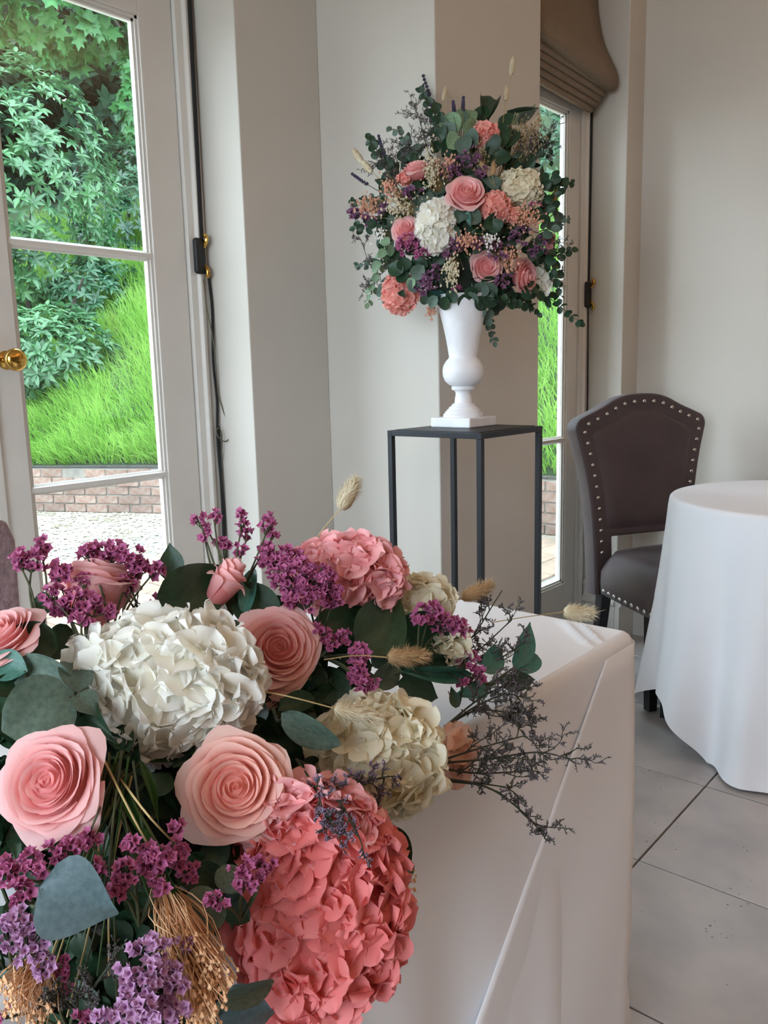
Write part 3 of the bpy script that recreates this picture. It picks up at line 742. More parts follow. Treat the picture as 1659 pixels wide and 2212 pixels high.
def crown(cen, rad, n_nodes, per, size, aspect, T, F, up=0.6, lumps=7, face=None):
    """Leaf positions on a lumpy ellipsoid: whorls of leaves at twig tips that face outward and upward."""
    cen = np.array(cen); rad = np.array(rad)
    D = RNG.normal(0, 1, (n_nodes, 3)); D /= np.linalg.norm(D, axis=1, keepdims=True)
    toc = np.array(CAM_POS) - cen; toc /= np.linalg.norm(toc)
    flip = ((D * toc).sum(1) < -0.15) & (RNG.random(n_nodes) < 0.8); D[flip] *= -1
    LD = RNG.normal(0, 1, (lumps * 5, 3)); LD /= np.linalg.norm(LD, axis=1, keepdims=True)
    bump = np.max(np.clip((D @ LD.T - 0.80) / 0.2, 0, 1) ** 0.6, axis=1)
    rr = 0.74 + 0.30 * bump - 0.16 * RNG.random(n_nodes) ** 2
    P = cen + D * rad * rr[:, None]
    O = D / rad; O /= np.linalg.norm(O, axis=1, keepdims=True)
    O = O + np.array([0, 0, up]) + RNG.normal(0, .25, (n_nodes, 3)); O /= np.linalg.norm(O, axis=1, keepdims=True)
    ref = np.cross(O, RNG.normal(0, 1, (n_nodes, 3))); ref /= np.linalg.norm(ref, axis=1, keepdims=True); b2 = np.cross(O, ref)
    PP, AA, NN = [], [], []
    for k in range(per):
        a = 2 * PI * k / per + RNG.uniform(-.3, .3, n_nodes)
        lat = ref * np.cos(a)[:, None] + b2 * np.sin(a)[:, None]
        tilt = RNG.uniform(-0.25, 0.55, n_nodes)[:, None]
        Ax = lat + O * tilt; Ax /= np.linalg.norm(Ax, axis=1, keepdims=True)
        PP.append(P + O * 0.01); AA.append(Ax); NN.append(O + lat * -tilt)
    PP = np.concatenate(PP); AA = np.concatenate(AA); NN = np.concatenate(NN)
    L = size * RNG.uniform(0.7, 1.25, len(PP))
    return PP, AA, NN, L, L * aspect
def plant(name, label, cat, base, stems, crowns, m, T, F, group=None, nparts=300):
    root = thing(name, label, cat, base, 0, group)
    bx, by, bz = base
    mb = MB()
    for st_ in stems: mb.tube([(x - bx, y - by, z - bz) for x, y, z in st_], 0.05, 6, 0.015)
    obj('stem', mb.build('stem', M_bark, True), root)
    C = [np.concatenate(q) for q in zip(*crowns)]
    PP, AA, NN, L, Wd = C; PP = PP - np.array(base)
    dist = np.linalg.norm(PP + np.array(base) - np.array(CAM_POS), axis=1)
    # the leaves the photograph shows largest become parts of their own
    rel = PP + np.array(base) - np.array(CAM_POS)
    zc = rel @ np.array(ROWS[2]); xc = rel @ np.array(ROWS[0]) / zc * FPX + 829.5; yc = 1106 - rel @ np.array(ROWS[1]) / zc * FPX
    vis = ((xc > -20) & (xc < 350) & (yc > -40) & (yc < 1000)) | ((xc > 1165) & (xc < 1240) & (yc > 180) & (yc < 1000))
    order = np.argsort(np.where(vis, dist, dist + 100) - L * 2)[:nparts]
    T_ = np.asarray(T, dtype=float); me = mesh('leaf', T_, [tuple(f) for f in F], m)
    for i in order:
        y = Vector(AA[i]); fr = frame(y, NN[i])
        M = Matrix.Translation(PP[i]) @ fr.to_4x4() @ Matrix.Diagonal((Wd[i], L[i], L[i], 1))
        obj('leaf', me, root, M)
    keep = np.ones(len(PP), bool); keep[order] = False
    V, FF = strips(PP[keep], AA[keep], NN[keep], L[keep], Wd[keep], T, F)
    o = obj('foliage', mesh('foliage', V, FF, m), root); o['kind'] = 'stuff'
    return root
g = lambda x, y, d: tuple(at(x, y, d))
def gz(x, y):   # bank height below a point, nearest sample
    best = min(((wall_pt(s * 0.25), s * 0.25) for s in range(int(seglen[-1] / 0.25))), key=lambda w: (w[0][0] - Vector((x, y))).length)
    (p, d, n), s = best; u = (Vector((x, y)) - p).dot(n)
    return bank_z(s, max(u, 0)) if u > 0 else GZ
def root_of(px, py, d):
    c = at(px, py, d); return (c.x, c.y, gz(c.x, c.y) - 0.02)
b0 = root_of(40, 600, 9.9)
plant('shrub', 'large glossy evergreen shrub that fills the left of the door glass', 'shrub', b0,
      [[b0, g(60, 700, 9.9), g(70, 400, 9.8)], [b0, g(120, 760, 9.7), g(180, 600, 9.6)], [b0, g(0, 600, 9.8), g(-80, 400, 9.8)]],
      [crown(g(20, 400, 9.9), (1.25, 1.15, 1.45), 620, 7, 0.13, .42, LF_T, LF_F), crown(g(110, 775, 9.0), (0.70, 0.7, 0.55), 330, 7, 0.13, .42, LF_T, LF_F), crown(g(-190, 560, 9.8), (1.1, 1.1, 1.7), 300, 7, 0.13, .42, LF_T, LF_F)], M_leafA, LF_T, LF_F)
b1 = root_of(270, 560, 12.2)
plant('shrub', 'rounded green shrub higher up the bank beside the door frame', 'shrub', b1,
      [[b1, g(270, 560, 12.1), g(280, 420, 12.0)], [b1, g(330, 560, 12.1), g(360, 450, 12.0)]],
      [crown(g(285, 470, 11.8), (0.85, 0.8, 1.05), 420, 7, 0.12, .42, LF_T, LF_F), crown(g(420, 380, 12.4), (1.1, 1.0, 1.5), 300, 7, 0.12, .42, LF_T, LF_F), crown(g(225, 655, 10.3), (0.72, 0.6, 0.5), 260, 7, 0.12, .42, LF_T, LF_F)], M_leafB, LF_T, LF_F)
b2 = root_of(170, 400, 14.5)
plant('maple_tree', 'broad leaved maple tree hanging over the shrubs behind the door glass', 'tree', b2,
      [[b2, g(170, 200, 14.4), g(150, -100, 14.0)], [g(150, -100, 14.0), g(140, -40, 11.5), g(120, 40, 10.6)], [g(150, -100, 14.0), g(260, 60, 12.0)]],
      [crown(g(120, -10, 10.6), (1.35, 0.9, 0.75), 330, 3, 0.20, 1.0, MP_T, MP_F, 0.9), crown(g(290, 190, 11.4), (0.28, 0.3, 0.75), 90, 3, 0.15, 1.0, MP_T, MP_F, 0.5), crown(g(60, -230, 11.2), (2.2, 1.4, 1.2), 240, 3, 0.2, 1.0, MP_T, MP_F, 0.9)], M_leafC, MP_T, MP_F)
b3 = root_of(1195, 620, 11.5)
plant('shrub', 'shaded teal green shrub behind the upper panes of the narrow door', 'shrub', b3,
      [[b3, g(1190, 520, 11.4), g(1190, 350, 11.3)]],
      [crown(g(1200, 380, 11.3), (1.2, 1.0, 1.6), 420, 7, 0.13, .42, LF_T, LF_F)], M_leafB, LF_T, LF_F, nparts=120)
# deep shade wood behind it all
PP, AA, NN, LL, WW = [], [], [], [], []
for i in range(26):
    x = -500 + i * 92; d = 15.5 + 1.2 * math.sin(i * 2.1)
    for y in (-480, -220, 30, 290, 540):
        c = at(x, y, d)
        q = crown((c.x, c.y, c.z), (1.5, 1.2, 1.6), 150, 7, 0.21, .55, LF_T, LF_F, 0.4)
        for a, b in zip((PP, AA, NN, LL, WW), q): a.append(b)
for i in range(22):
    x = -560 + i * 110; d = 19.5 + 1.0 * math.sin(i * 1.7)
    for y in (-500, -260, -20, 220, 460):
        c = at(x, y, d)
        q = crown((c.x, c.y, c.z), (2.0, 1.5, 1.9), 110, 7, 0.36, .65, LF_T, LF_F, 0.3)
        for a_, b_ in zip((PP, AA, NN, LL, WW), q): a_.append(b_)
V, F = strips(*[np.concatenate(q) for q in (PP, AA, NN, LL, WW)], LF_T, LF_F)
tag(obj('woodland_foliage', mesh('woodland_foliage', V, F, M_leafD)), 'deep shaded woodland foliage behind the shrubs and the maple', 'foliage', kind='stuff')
# buttercups in the grass
bc = 0
for px, py, d, lab in [(198, 724, 9.2, 'yellow buttercup standing apart to the left of its cluster by the big shrub'), (222, 741, 9.1, 'left yellow buttercup of the middle row by the big shrub'),
                  (229, 741, 9.1, 'middle yellow buttercup of the middle row by the big shrub'), (237, 740, 9.15, 'right yellow buttercup of the middle row by the big shrub'),
                  (246, 728, 9.2, 'highest yellow buttercup on the right of the cluster by the big shrub'), (222, 753, 9.0, 'lower left yellow buttercup of the cluster by the big shrub'),
                  (238, 754, 9.0, 'lower right yellow buttercup of the cluster by the big shrub'), (1190, 800, 8.0, 'upper yellow buttercup in the grass behind the narrow door'), (1194, 812, 7.9, 'lower yellow buttercup in the grass behind the narrow door')]:
    c = at(px, py, d); zb = gz(c.x, c.y)
    t = thing('buttercup', lab, 'flower', (c.x, c.y, zb), 0, 'buttercups in the grass')
    h = c.z - zb
    obj('stem', MB().tube([(0, 0, 0), (0.01, 0, h * 0.6), (0, 0, h)], 0.003, 4).build('stem', M_grass), t)
    for k in range(5):
        a = 2 * PI * k / 5
        obj('petal', mesh('petal', [(0, 0, 0), (-.012, .016, .006), (0, .026, .012), (.012, .016, .006)], [(0, 3, 2, 1)], M_yellow), t, Matrix.Translation((0, 0, h)) @ Matrix.Rotation(a, 4, 'Z'))

# ================================================================== flower makers
def cdir(a):
    """A direction given as (right, up, towards the camera) turned into world space."""
    return (r_ * a[0] + u_ * a[1] - f_ * a[2]).normalized()
def petalmat(name, tip, deep, tr=0.3, rough=0.55):
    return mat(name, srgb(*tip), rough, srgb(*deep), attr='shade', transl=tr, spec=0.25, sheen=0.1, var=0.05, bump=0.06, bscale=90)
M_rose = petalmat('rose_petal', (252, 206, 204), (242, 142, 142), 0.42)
M_peach = petalmat('peach_rose_petal', (252, 210, 198), (245, 150, 136), 0.42)
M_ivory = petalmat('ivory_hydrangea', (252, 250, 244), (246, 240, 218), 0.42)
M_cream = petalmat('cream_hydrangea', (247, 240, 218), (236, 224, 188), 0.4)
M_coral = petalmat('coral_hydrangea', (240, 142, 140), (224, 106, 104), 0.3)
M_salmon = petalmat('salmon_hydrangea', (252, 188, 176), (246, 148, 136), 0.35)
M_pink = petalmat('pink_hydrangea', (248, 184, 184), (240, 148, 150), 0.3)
M_stat = petalmat('purple_statice', (190, 104, 146), (132, 58, 100), 0.2)
M_lilac = petalmat('lilac_statice', (198, 154, 190), (160, 100, 150), 0.25)
M_greystat = mat('grey_lilac_buds', srgb(116, 102, 112), 0.8, srgb(74, 70, 64), 60)
M_stem = mat('dried_stem', srgb(74, 78, 48), 0.75, srgb(52, 58, 38), 30)
M_stemd = mat('dark_stem', srgb(50, 52, 38), 0.8)
M_straw = mat('straw_stem', srgb(196, 170, 120), 0.8, srgb(160, 140, 90), 30)
M_eudark = mat('dark_green_leaf', srgb(38, 70, 44), 0.48, srgb(28, 54, 34), 9, var=0.12, transl=0.12, bump=0.05, bscale=60)
M_eugrey = mat('grey_green_leaf', srgb(92, 112, 98), 0.55, srgb(72, 92, 80), 12, var=0.1, transl=0.12, bump=0.08, bscale=70)
M_euslate = mat('slate_leaf', srgb(90, 112, 116), 0.5, srgb(74, 96, 102), 12, var=0.05, transl=0.1, bump=0.08, bscale=70)
M_euteal = mat('teal_leaf', srgb(72, 124, 108), 0.45, srgb(56, 104, 92), 12, var=0.1, transl=0.2)
M_eulight = mat('light_green_leaf', srgb(138, 166, 130), 0.55, srgb(112, 142, 110), 12, var=0.1, transl=0.2)
M_blade = mat('green_blade', srgb(66, 100, 46), 0.5, srgb(50, 80, 36), 20, transl=0.2)
M_bunny = mat('bunny_tail', srgb(226, 214, 188), 0.95, srgb(206, 188, 154), 40, transl=0.3)
M_bunnyt = mat('tan_bunny_tail', srgb(206, 174, 132), 0.95, srgb(178, 144, 104), 40, transl=0.3)
M_peachb = mat('peach_beads', srgb(234, 190, 148), 0.85, srgb(218, 164, 120), 60, var=0.1)
M_creamb = mat('cream_filler', srgb(224, 214, 188), 0.9, srgb(196, 184, 152), 60)
M_whiteb = mat('white_filler', srgb(236, 232, 228), 0.9)
M_lav = mat('lavender_buds', srgb(74, 66, 96), 0.9, srgb(56, 50, 70), 60)
M_tan = mat('tan_grass', srgb(168, 148, 116), 0.9, srgb(140, 122, 94), 40, transl=0.2)

def rose_petal(t, a, rg):
    w = lerp(2.9, 1.7, t); ztop = lerp(0.34, 0.06, t ** 2.2) + rg.uniform(-.04, .04)
    rt_ = 0.05 + 0.83 * t ** 0.78; rb = 0.03 + 0.20 * t; ph = rg.uniform(0, 6)
    nv, ns_ = 9, 11; V = []; sh = []
    tipy = rg.uniform(-.25, .25)
    for j in range(nv):
        v = (0, .26, .46, .62, .74, .84, .91, .96, 1.0)[j]
        for i in range(ns_):
            s = -1 + 2 * i / (ns_ - 1)
            edge = 1 - 0.20 * abs(s) ** 2.8 + 0.03 * t * math.exp(-((s - tipy) / .22) ** 2) + 0.018 * math.sin(6 * s + ph) * t
            h = v * edge
            rad = rb + (rt_ - rb) * math.sin(min(h, 1) * PI / 2) ** 0.8
            c = max(0, (h - 0.70) / 0.30) ** 2 * lerp(0.012, 0.20, t ** 1.6) * (1 + 0.35 * math.sin(3 * s + ph))
            lip = max(0, (v - 0.86) / 0.14) ** 2 * (0.012 + 0.03 * t)
            rad += c + lip; z = -0.8 + (ztop + 0.8) * h - c * 0.9 * t - lip * 0.7
            rad *= 1 + 0.10 * s * (1 - 0.45 * t)
            if t < 0.22: rad *= 1 - (0.22 - t) / 0.22 * 0.62 * h
            phi = a + s * w / 2 * (0.35 + 0.65 * min(1, h * 1.5) ** 0.5)
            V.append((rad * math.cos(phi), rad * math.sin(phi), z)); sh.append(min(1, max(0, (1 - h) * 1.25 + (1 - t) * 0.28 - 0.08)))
    F = [(j * ns_ + i, j * ns_ + i + 1, (j + 1) * ns_ + i + 1, (j + 1) * ns_ + i) for j in range(nv - 1) for i in range(ns_ - 1)]
    return V, F, sh
ROSE = {}
def rose_set(seed, m, n=34):
    k = (seed, m.name, n)
    if k not in ROSE:
        rg = random.Random(seed); L = []
        for i in range(n):
            t = (i / (n - 1)); a = i * 2.39996 + rg.uniform(-.15, .15)
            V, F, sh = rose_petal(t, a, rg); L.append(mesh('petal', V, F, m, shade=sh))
        ROSE[k] = L
    return ROSE[k]
def orient(root, axis, spin=0.0, scale=1.0):
    q = Vector((0, 0, 1)).rotation_difference(Vector(axis)) @ Quaternion((0, 0, 1), spin)
    root.rotation_mode = 'QUATERNION'; root.rotation_quaternion = q; root.scale = (scale,) * 3
sepal_me = mesh('sepal', [(0, 0, 0), (-.16, .3, .03), (.16, .3, .03), (-.10, .65, .1), (.10, .65, .1), (0, 1, .22)], [(0, 2, 1), (1, 2, 4, 3), (3, 4, 5)], M_eudark)
calyx_me = MB().lathe([(0.02, -1.0), (0.10, -0.98), (0.16, -0.86), (0.12, -0.78)], 10).build('calyx', M_eudark, True)
HEART = {}
def heart(m):
    if m.name not in HEART:
        b = MB().lathe([(0.001, 0.20), (0.12, 0.18), (0.3, 0.13), (0.5, 0.05), (0.66, -0.10), (0.70, -0.3), (0.5, -0.65), (0.05, -0.8)], 18)
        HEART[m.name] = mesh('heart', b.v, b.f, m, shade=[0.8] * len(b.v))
    return HEART[m.name]
stem_unit = MB().tube([(0, 0, -0.95), (0.03, 0.02, -1.3), (0.0, 0.0, -1.7)], 0.06, 7).build('stem', M_stem, True)
def rose(label, px, py, d, dia, axis, m=None, seed=1, spin=0.0, n=42, grp='pink roses', nm='rose', tall=1.0):
    R = dia * d / FPX / 2 / 1.03
    ax = cdir(axis); c = at(px, py, d) - ax * (0.1 * R)
    root = thing(nm, label, 'flower', tuple(c), 0, grp); orient(root, ax, spin, R); root.scale = (R / tall ** .5, R / tall ** .5, R * tall)
    for me in rose_set(seed, m or M_rose, n): obj('petal', me, root)
    obj('heart', heart(m or M_rose), root); obj('calyx', calyx_me, root); obj('stem', stem_unit, root)
    return root

def floret_mesh(seed, m, np_=4, ruff=0.10):
    rg = random.Random(seed); V = []; F = []; sh = []
    for k in range(np_):
        a0 = 2 * PI * k / np_ + rg.uniform(-.12, .12); L = rg.uniform(0.88, 1.08); wd = rg.uniform(1.0, 1.22) * 4 / np_; cup = rg.uniform(0.04, 0.34); tw = rg.uniform(-.14, .14); ph = rg.uniform(0, 6); o = len(V)
        vs = (0.0, 0.2, 0.42, 0.62, 0.80, 0.92, 0.985, 1.0); nv, ns_ = len(vs), 7
        for j, v in enumerate(vs):
            w = wd * 0.5 * (math.sqrt(max(0.0, 1 - ((v - 0.60) / 0.405) ** 2)) ** 0.85 if v > 0.60 else 0.16 + 0.84 * math.sin(v / 0.60 * PI / 2) ** 1.1)
            for i in range(ns_):
                s = -1 + 2 * i / (ns_ - 1)
                x = L * v * (1 - 0.05 * s * s * v); y = w * s
                z = cup * v ** 1.7 * 0.8 + tw * s * v * 0.45 + ruff * math.sin(2.6 * s * PI / 2 + ph) * v * v * .8 + 0.07 * s * s * v - 0.10 * max(0, v - .7) * 2
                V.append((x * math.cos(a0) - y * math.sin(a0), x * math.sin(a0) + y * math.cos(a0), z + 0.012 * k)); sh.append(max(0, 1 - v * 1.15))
        F += [(o + j * ns_ + i, o + j * ns_ + i + 1, o + (j + 1) * ns_ + i + 1, o + (j + 1) * ns_ + i) for j in range(nv - 1) for i in range(ns_ - 1)]
    o = len(V); b = MB().lathe([(0.001, -.02), (0.055, 0.0), (0.06, 0.05), (0.03, 0.09), (0.001, 0.095)], 7)
    V += b.v; F += [tuple(i + o for i in f) for f in b.f]; sh += [0.6] * len(b.v)
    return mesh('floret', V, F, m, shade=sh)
FLO = {}
def florets(m, ruff=0.10):
    if (m.name, ruff) not in FLO: FLO[(m.name, ruff)] = [floret_mesh(k * 7 + 3, m, 4 if k % 5 else 5, ruff) for k in range(6)]
    return FLO[(m.name, ruff)]
def hydrangea(label, px, py, d, wpx, hpx, axis, m, n, fl, grp, seed=5, depth=0.75, ruff=0.10, inner=True, nm='hydrangea', cov=-0.35):
    """A dome of four petalled florets: wpx, hpx its size across and up in the photograph; fl a floret's radius in metres."""
    rg = random.Random(seed); A = wpx * d / FPX / 2 - fl * 0.45; B = hpx * d / FPX / 2 - fl * 0.45; Cc = min(A, B) * depth
    ax = cdir(axis); base = at(px, py, d)
    root = thing(nm, label, 'flower', tuple(base), 0, grp)
    FS = florets(m, ruff); X, Y, Z = r_, u_, -f_
    ctr = base - Z * (Cc * 0.6)
    k = 0; i = 0
    N = int(n / 0.7)
    for i in range(N):
        z = 1 - 2 * (i + 0.5) / N; rr = math.sqrt(1 - z * z); a = i * 2.39996 + rg.uniform(-.2, .2)
        nv = X * (rr * math.cos(a)) + Y * (rr * math.sin(a)) + Z * z
        if nv.dot(ax) < cov: continue
        pos = ctr + X * (rr * math.cos(a) * A) + Y * (rr * math.sin(a) * B) + Z * (z * Cc)
        nrm = (X * (rr * math.cos(a) / A) + Y * (rr * math.sin(a) / B) + Z * (z / Cc)).normalized()
        nrm = (nrm + Vector((rg.gauss(0, .24), rg.gauss(0, .24), rg.gauss(0, .24)))).normalized()
        pos = pos + nrm * rg.uniform(-0.25, 0.12) * fl
        s = fl * rg.uniform(0.85, 1.2)
        q = Vector((0, 0, 1)).rotation_difference(nrm) @ Quaternion((0, 0, 1), rg.uniform(0, 6.3))
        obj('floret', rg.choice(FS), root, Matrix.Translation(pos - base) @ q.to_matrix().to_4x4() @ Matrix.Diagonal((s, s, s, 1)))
    # the branched stalk that carries the florets
    mb = MB(); foot = ctr - ax * max(A, B) * 0.9
    for q in range(14):
        v = Vector((rg.gauss(0, 1), rg.gauss(0, 1), rg.gauss(0, 1))).normalized()
        if v.dot(ax) < -0.2: v = -v
        mb.tube([tuple(foot - base), tuple(ctr - base - ax * A * 0.2), tuple(ctr - base + X * v.dot(X) * A * .9 + Y * v.dot(Y) * B * .9 + Z * v.dot(Z) * Cc * .9)], 0.002, 5, 0.001)
    obj('stalk', mb.build('stalk', M_straw, True), root)
    return root

# leaves: unit templates, x across, y along, z out
def leaf_mesh(name, m, kind):
    nv, ns_ = 11, 7; V = []; F = []
    for j in range(nv):
        v = j / (nv - 1)
        if kind == 'ovate': w = 0.5 * math.sin(PI * v ** 0.62) ** 1.08 if 0 < v < 1 else 0.0
        elif kind == 'lance': w = 0.5 * math.sin(PI * v ** 0.8) ** 1.15 if 0 < v < 1 else 0.0
        elif kind == 'round': w = 0.5 * math.sin(PI * v ** 0.9) ** 0.55 if 0 < v < 1 else 0.0
        elif kind == 'oblong': w = 0.5 * math.sin(PI * v ** 0.85) ** 0.6 if 0 < v < 1 else 0.0
        else: w = 0.5 * (1 - v) ** 0.6 * min(1, v * 8 + .3)
        w = max(w, 0.012)
        for i in range(ns_):
            s = -1 + 2 * i / (ns_ - 1)
            V.append((w * s, v, 0.10 * abs(s) ** 1.3 * w * 2 - 0.16 * v * v + 0.03 * v + 0.012 * math.sin(7 * v + 3 * s)))
    F = [(j * ns_ + i, j * ns_ + i + 1, (j + 1) * ns_ + i + 1, (j + 1) * ns_ + i) for j in range(nv - 1) for i in range(ns_ - 1)]
    me = mesh('leaf', V, F, m)
    bm = bmesh.new(); bm.from_mesh(me); bmesh.ops.remove_doubles(bm, verts=bm.verts, dist=0.001); bm.to_mesh(me); bm.free()
    me.polygons.foreach_set('use_smooth', [True] * len(me.polygons))
    return me
LEAF = {}
def lf(kind, m):
    if (kind, m.name) not in LEAF: LEAF[(kind, m.name)] = leaf_mesh('leaf', m, kind)
    return LEAF[(kind, m.name)]
def put_leaf(root, base, tip, wid, normal, kind, m, label=None):
    base = Vector(base); tip = Vector(tip); ax = tip - base; L = ax.length
    M = Matrix.Translation(base - root.location) @ frame(ax, normal).to_4x4() @ Matrix.Diagonal((wid, L, L, 1))
    o = obj('leaf', lf(kind, m), root, M)
    if label: o['label'] = label
    return o
def leafy(name, label, rootpx, leaves, cat='foliage', grp=None, stemr=0.0018):
    """A stem with leaves given by base and tip: (bx, by, bd, tx, ty, td, width px, kind, material, roll)."""
    rp = at(*rootpx); root = thing(name, label, cat, tuple(rp), 0, grp); mb = MB()
    for (bx, by, bd, tx, ty, td, w, kind, m, roll) in leaves:
        b, t = at(bx, by, bd), at(tx, ty, td); ax = (t - b).normalized()
        nrm = (CAM_POS - (b + t) / 2).normalized(); nrm = (nrm - ax * nrm.dot(ax)).normalized()
        nrm = Quaternion(ax, roll) @ nrm
        put_leaf(root, b, t, w * bd / FPX, nrm, kind, m)
        mid = (rp + b) / 2 - Vector((0, 0, 0.01))
        mb.tube(curve_pts([tuple(rp - rp), tuple(mid - rp), tuple(b - rp + (t - b) * 0.06)], 4), stemr, 6, stemr * 0.7)
    obj('stem', mb.build('stem', M_stem, True), root)
    return root
def sprig(label, pts, leafpx, gap, kind='round', m=None, seed=0, ang=0.95, cat='foliage', grp='eucalyptus sprigs', nm='eucalyptus_sprig', asp=0.8, taper=0.55, pairs=True, face=0.75):
    """A stem along the given (x, y, depth) points with pairs of leaves every gap px."""
    rg = random.Random(seed * 13 + 7); W3 = [at(*p) for p in pts]; C_ = curve_pts(W3, 8); root = thing(nm, label, cat, tuple(C_[0]), 0, grp)
    d = pts[0][2]; L = sum((b - a).length for a, b in zip(C_[:-1], C_[1:])); step = gap * d / FPX; size = leafpx * d / FPX
    obj('stem', MB().tube([tuple(p - C_[0]) for p in C_], 0.0016, 6, 0.0007).build('stem', M_stem, True), root)
    s = step * 0.6; acc = 0; k = 0; i = 0
    while s <= L and i < len(C_) - 1:
        seg_ = (C_[i + 1] - C_[i]).length
        if acc + seg_ < s: acc += seg_; i += 1; continue
        p = C_[i].lerp(C_[i + 1], (s - acc) / max(seg_, 1e-6)); t = (C_[i + 1] - C_[i]).normalized()
        tocam = (CAM_POS - p).normalized(); side = t.cross(tocam).normalized(); fwd = side.cross(t).normalized()
        rot = (k % 2) * PI / 2 * 0.8 + rg.uniform(-.4, .4)
        sc = size * lerp(1.0, taper, s / L) * rg.uniform(0.85, 1.15)
        for sg in ((1, -1) if pairs else ((1,) if k % 2 else (-1,))):
            out = (side * math.cos(rot) + fwd * math.sin(rot)) * sg
            ax = (t * math.cos(ang) + out * math.sin(ang) + Vector((0, 0, rg.uniform(-.25, .05)))).normalized()
            nrm = (t * -0.5 + tocam * face + Vector((rg.gauss(0, .35), rg.gauss(0, .35), 0.35 + rg.gauss(0, .25)))).normalized()
            put_leaf(root, p + out * 0.001, p + ax * sc, sc * asp, nrm, kind, m or M_eugrey)
        s += step; k += 1
    # end leaf
    put_leaf(root, C_[-1], C_[-1] + (C_[-1] - C_[-2]).normalized() * size * taper, size * taper * asp, (CAM_POS - C_[-1]).normalized(), kind, m or M_eugrey)
    return root

def stat_mesh(seed, m):
    rg = random.Random(seed); n = 10; V = [(0, 0, -0.5)]; sh = [1.0]
    for j, (r, z, s_) in enumerate(((0.16, -0.35, 1.0), (0.38, 0.1, .55), (0.75, 0.38, .2), (1.0, 0.5, 0))):
        for k in range(n):
            a = 2 * PI * k / n + rg.uniform(-.1, .1); rr = r * (1 + (0.22 if k % 2 else -0.12) * j / 3) * rg.uniform(.9, 1.1)
            V.append((rr * math.cos(a), rr * math.sin(a), z + rg.uniform(-.16, .16) * j / 2 + (0.14 if k % 2 else -.08) * j / 3)); sh.append(s_)
    F = [(0, 1 + (k + 1) % n, 1 + k) for k in range(n)]
    for j in range(3): F += [(1 + j * n + k, 1 + j * n + (k + 1) % n, 1 + (j + 1) * n + (k + 1) % n, 1 + (j + 1) * n + k) for k in range(n)]
    return mesh('blossom', V, F, m, smooth=False, shade=sh)
STAT = {}
def statice(label, rootpx, clusters, m=None, size=9, grp='statice sprigs', nm='statice_sprig', seed=0, stem=None, cat='flower', stuff=False):
    """Stem from rootpx branching to clusters (x, y, d, rx px, ry px, n) of crinkled blossoms of about size px radius."""
    m = m or M_stat
    if m.name not in STAT: STAT[m.name] = [stat_mesh(k, m) for k in range(5)]
    rg = random.Random(seed * 31 + 5); rp = at(*rootpx); root = thing(nm, label, cat, tuple(rp), 0, grp); mb = MB(); sv_, sf_, ss_ = [], [], []
    for (x, y, d, rx, ry, n) in clusters:
        c = at(x, y + ry * 0.6, d)
        mid = rp.lerp(c, 0.55) + Vector((rg.uniform(-.006, .006), rg.uniform(-.006, .006), 0.004))
        C_ = curve_pts([rp, mid, c], 5); mb.tube([tuple(p - rp) for p in C_], 0.0013, 5, 0.0008)
        for k in range(int(n * 1.3)):
            while True:
                a, b, e = rg.uniform(-1, 1), rg.uniform(-1, 1), rg.uniform(-1, 1)
                if a * a + b * b + e * e <= 1: break
            p = at(x + a * rx, y + b * ry, d) - f_ * (e * 0.6 * min(rx, ry) * d / FPX)
            up = (u_ * (0.6 - b * .8) + r_ * a * 0.7 - f_ * (0.7 + .5 * e) + Vector((rg.gauss(0, .35), rg.gauss(0, .35), rg.gauss(0, .35)))).normalized()
            s = size * d / FPX * rg.uniform(0.75, 1.25)
            q = Vector((0, 0, 1)).rotation_difference(up)
            M = Matrix.Translation(p - rp) @ q.to_matrix().to_4x4() @ Matrix.Rotation(rg.uniform(0, 6), 4, 'Z') @ Matrix.Diagonal((s, s, s * 1.15, 1))
            obj('blossom', rg.choice(STAT[m.name]), root, M)
            if k % 2 == 0: mb.tube([tuple(C_[-2] - rp), tuple(p - up * s * 0.5 - rp)], 0.0006, 4, 0.0005, cap=False)
    obj('stem', mb.build('stem', stem or M_stem, True), root)
    return root

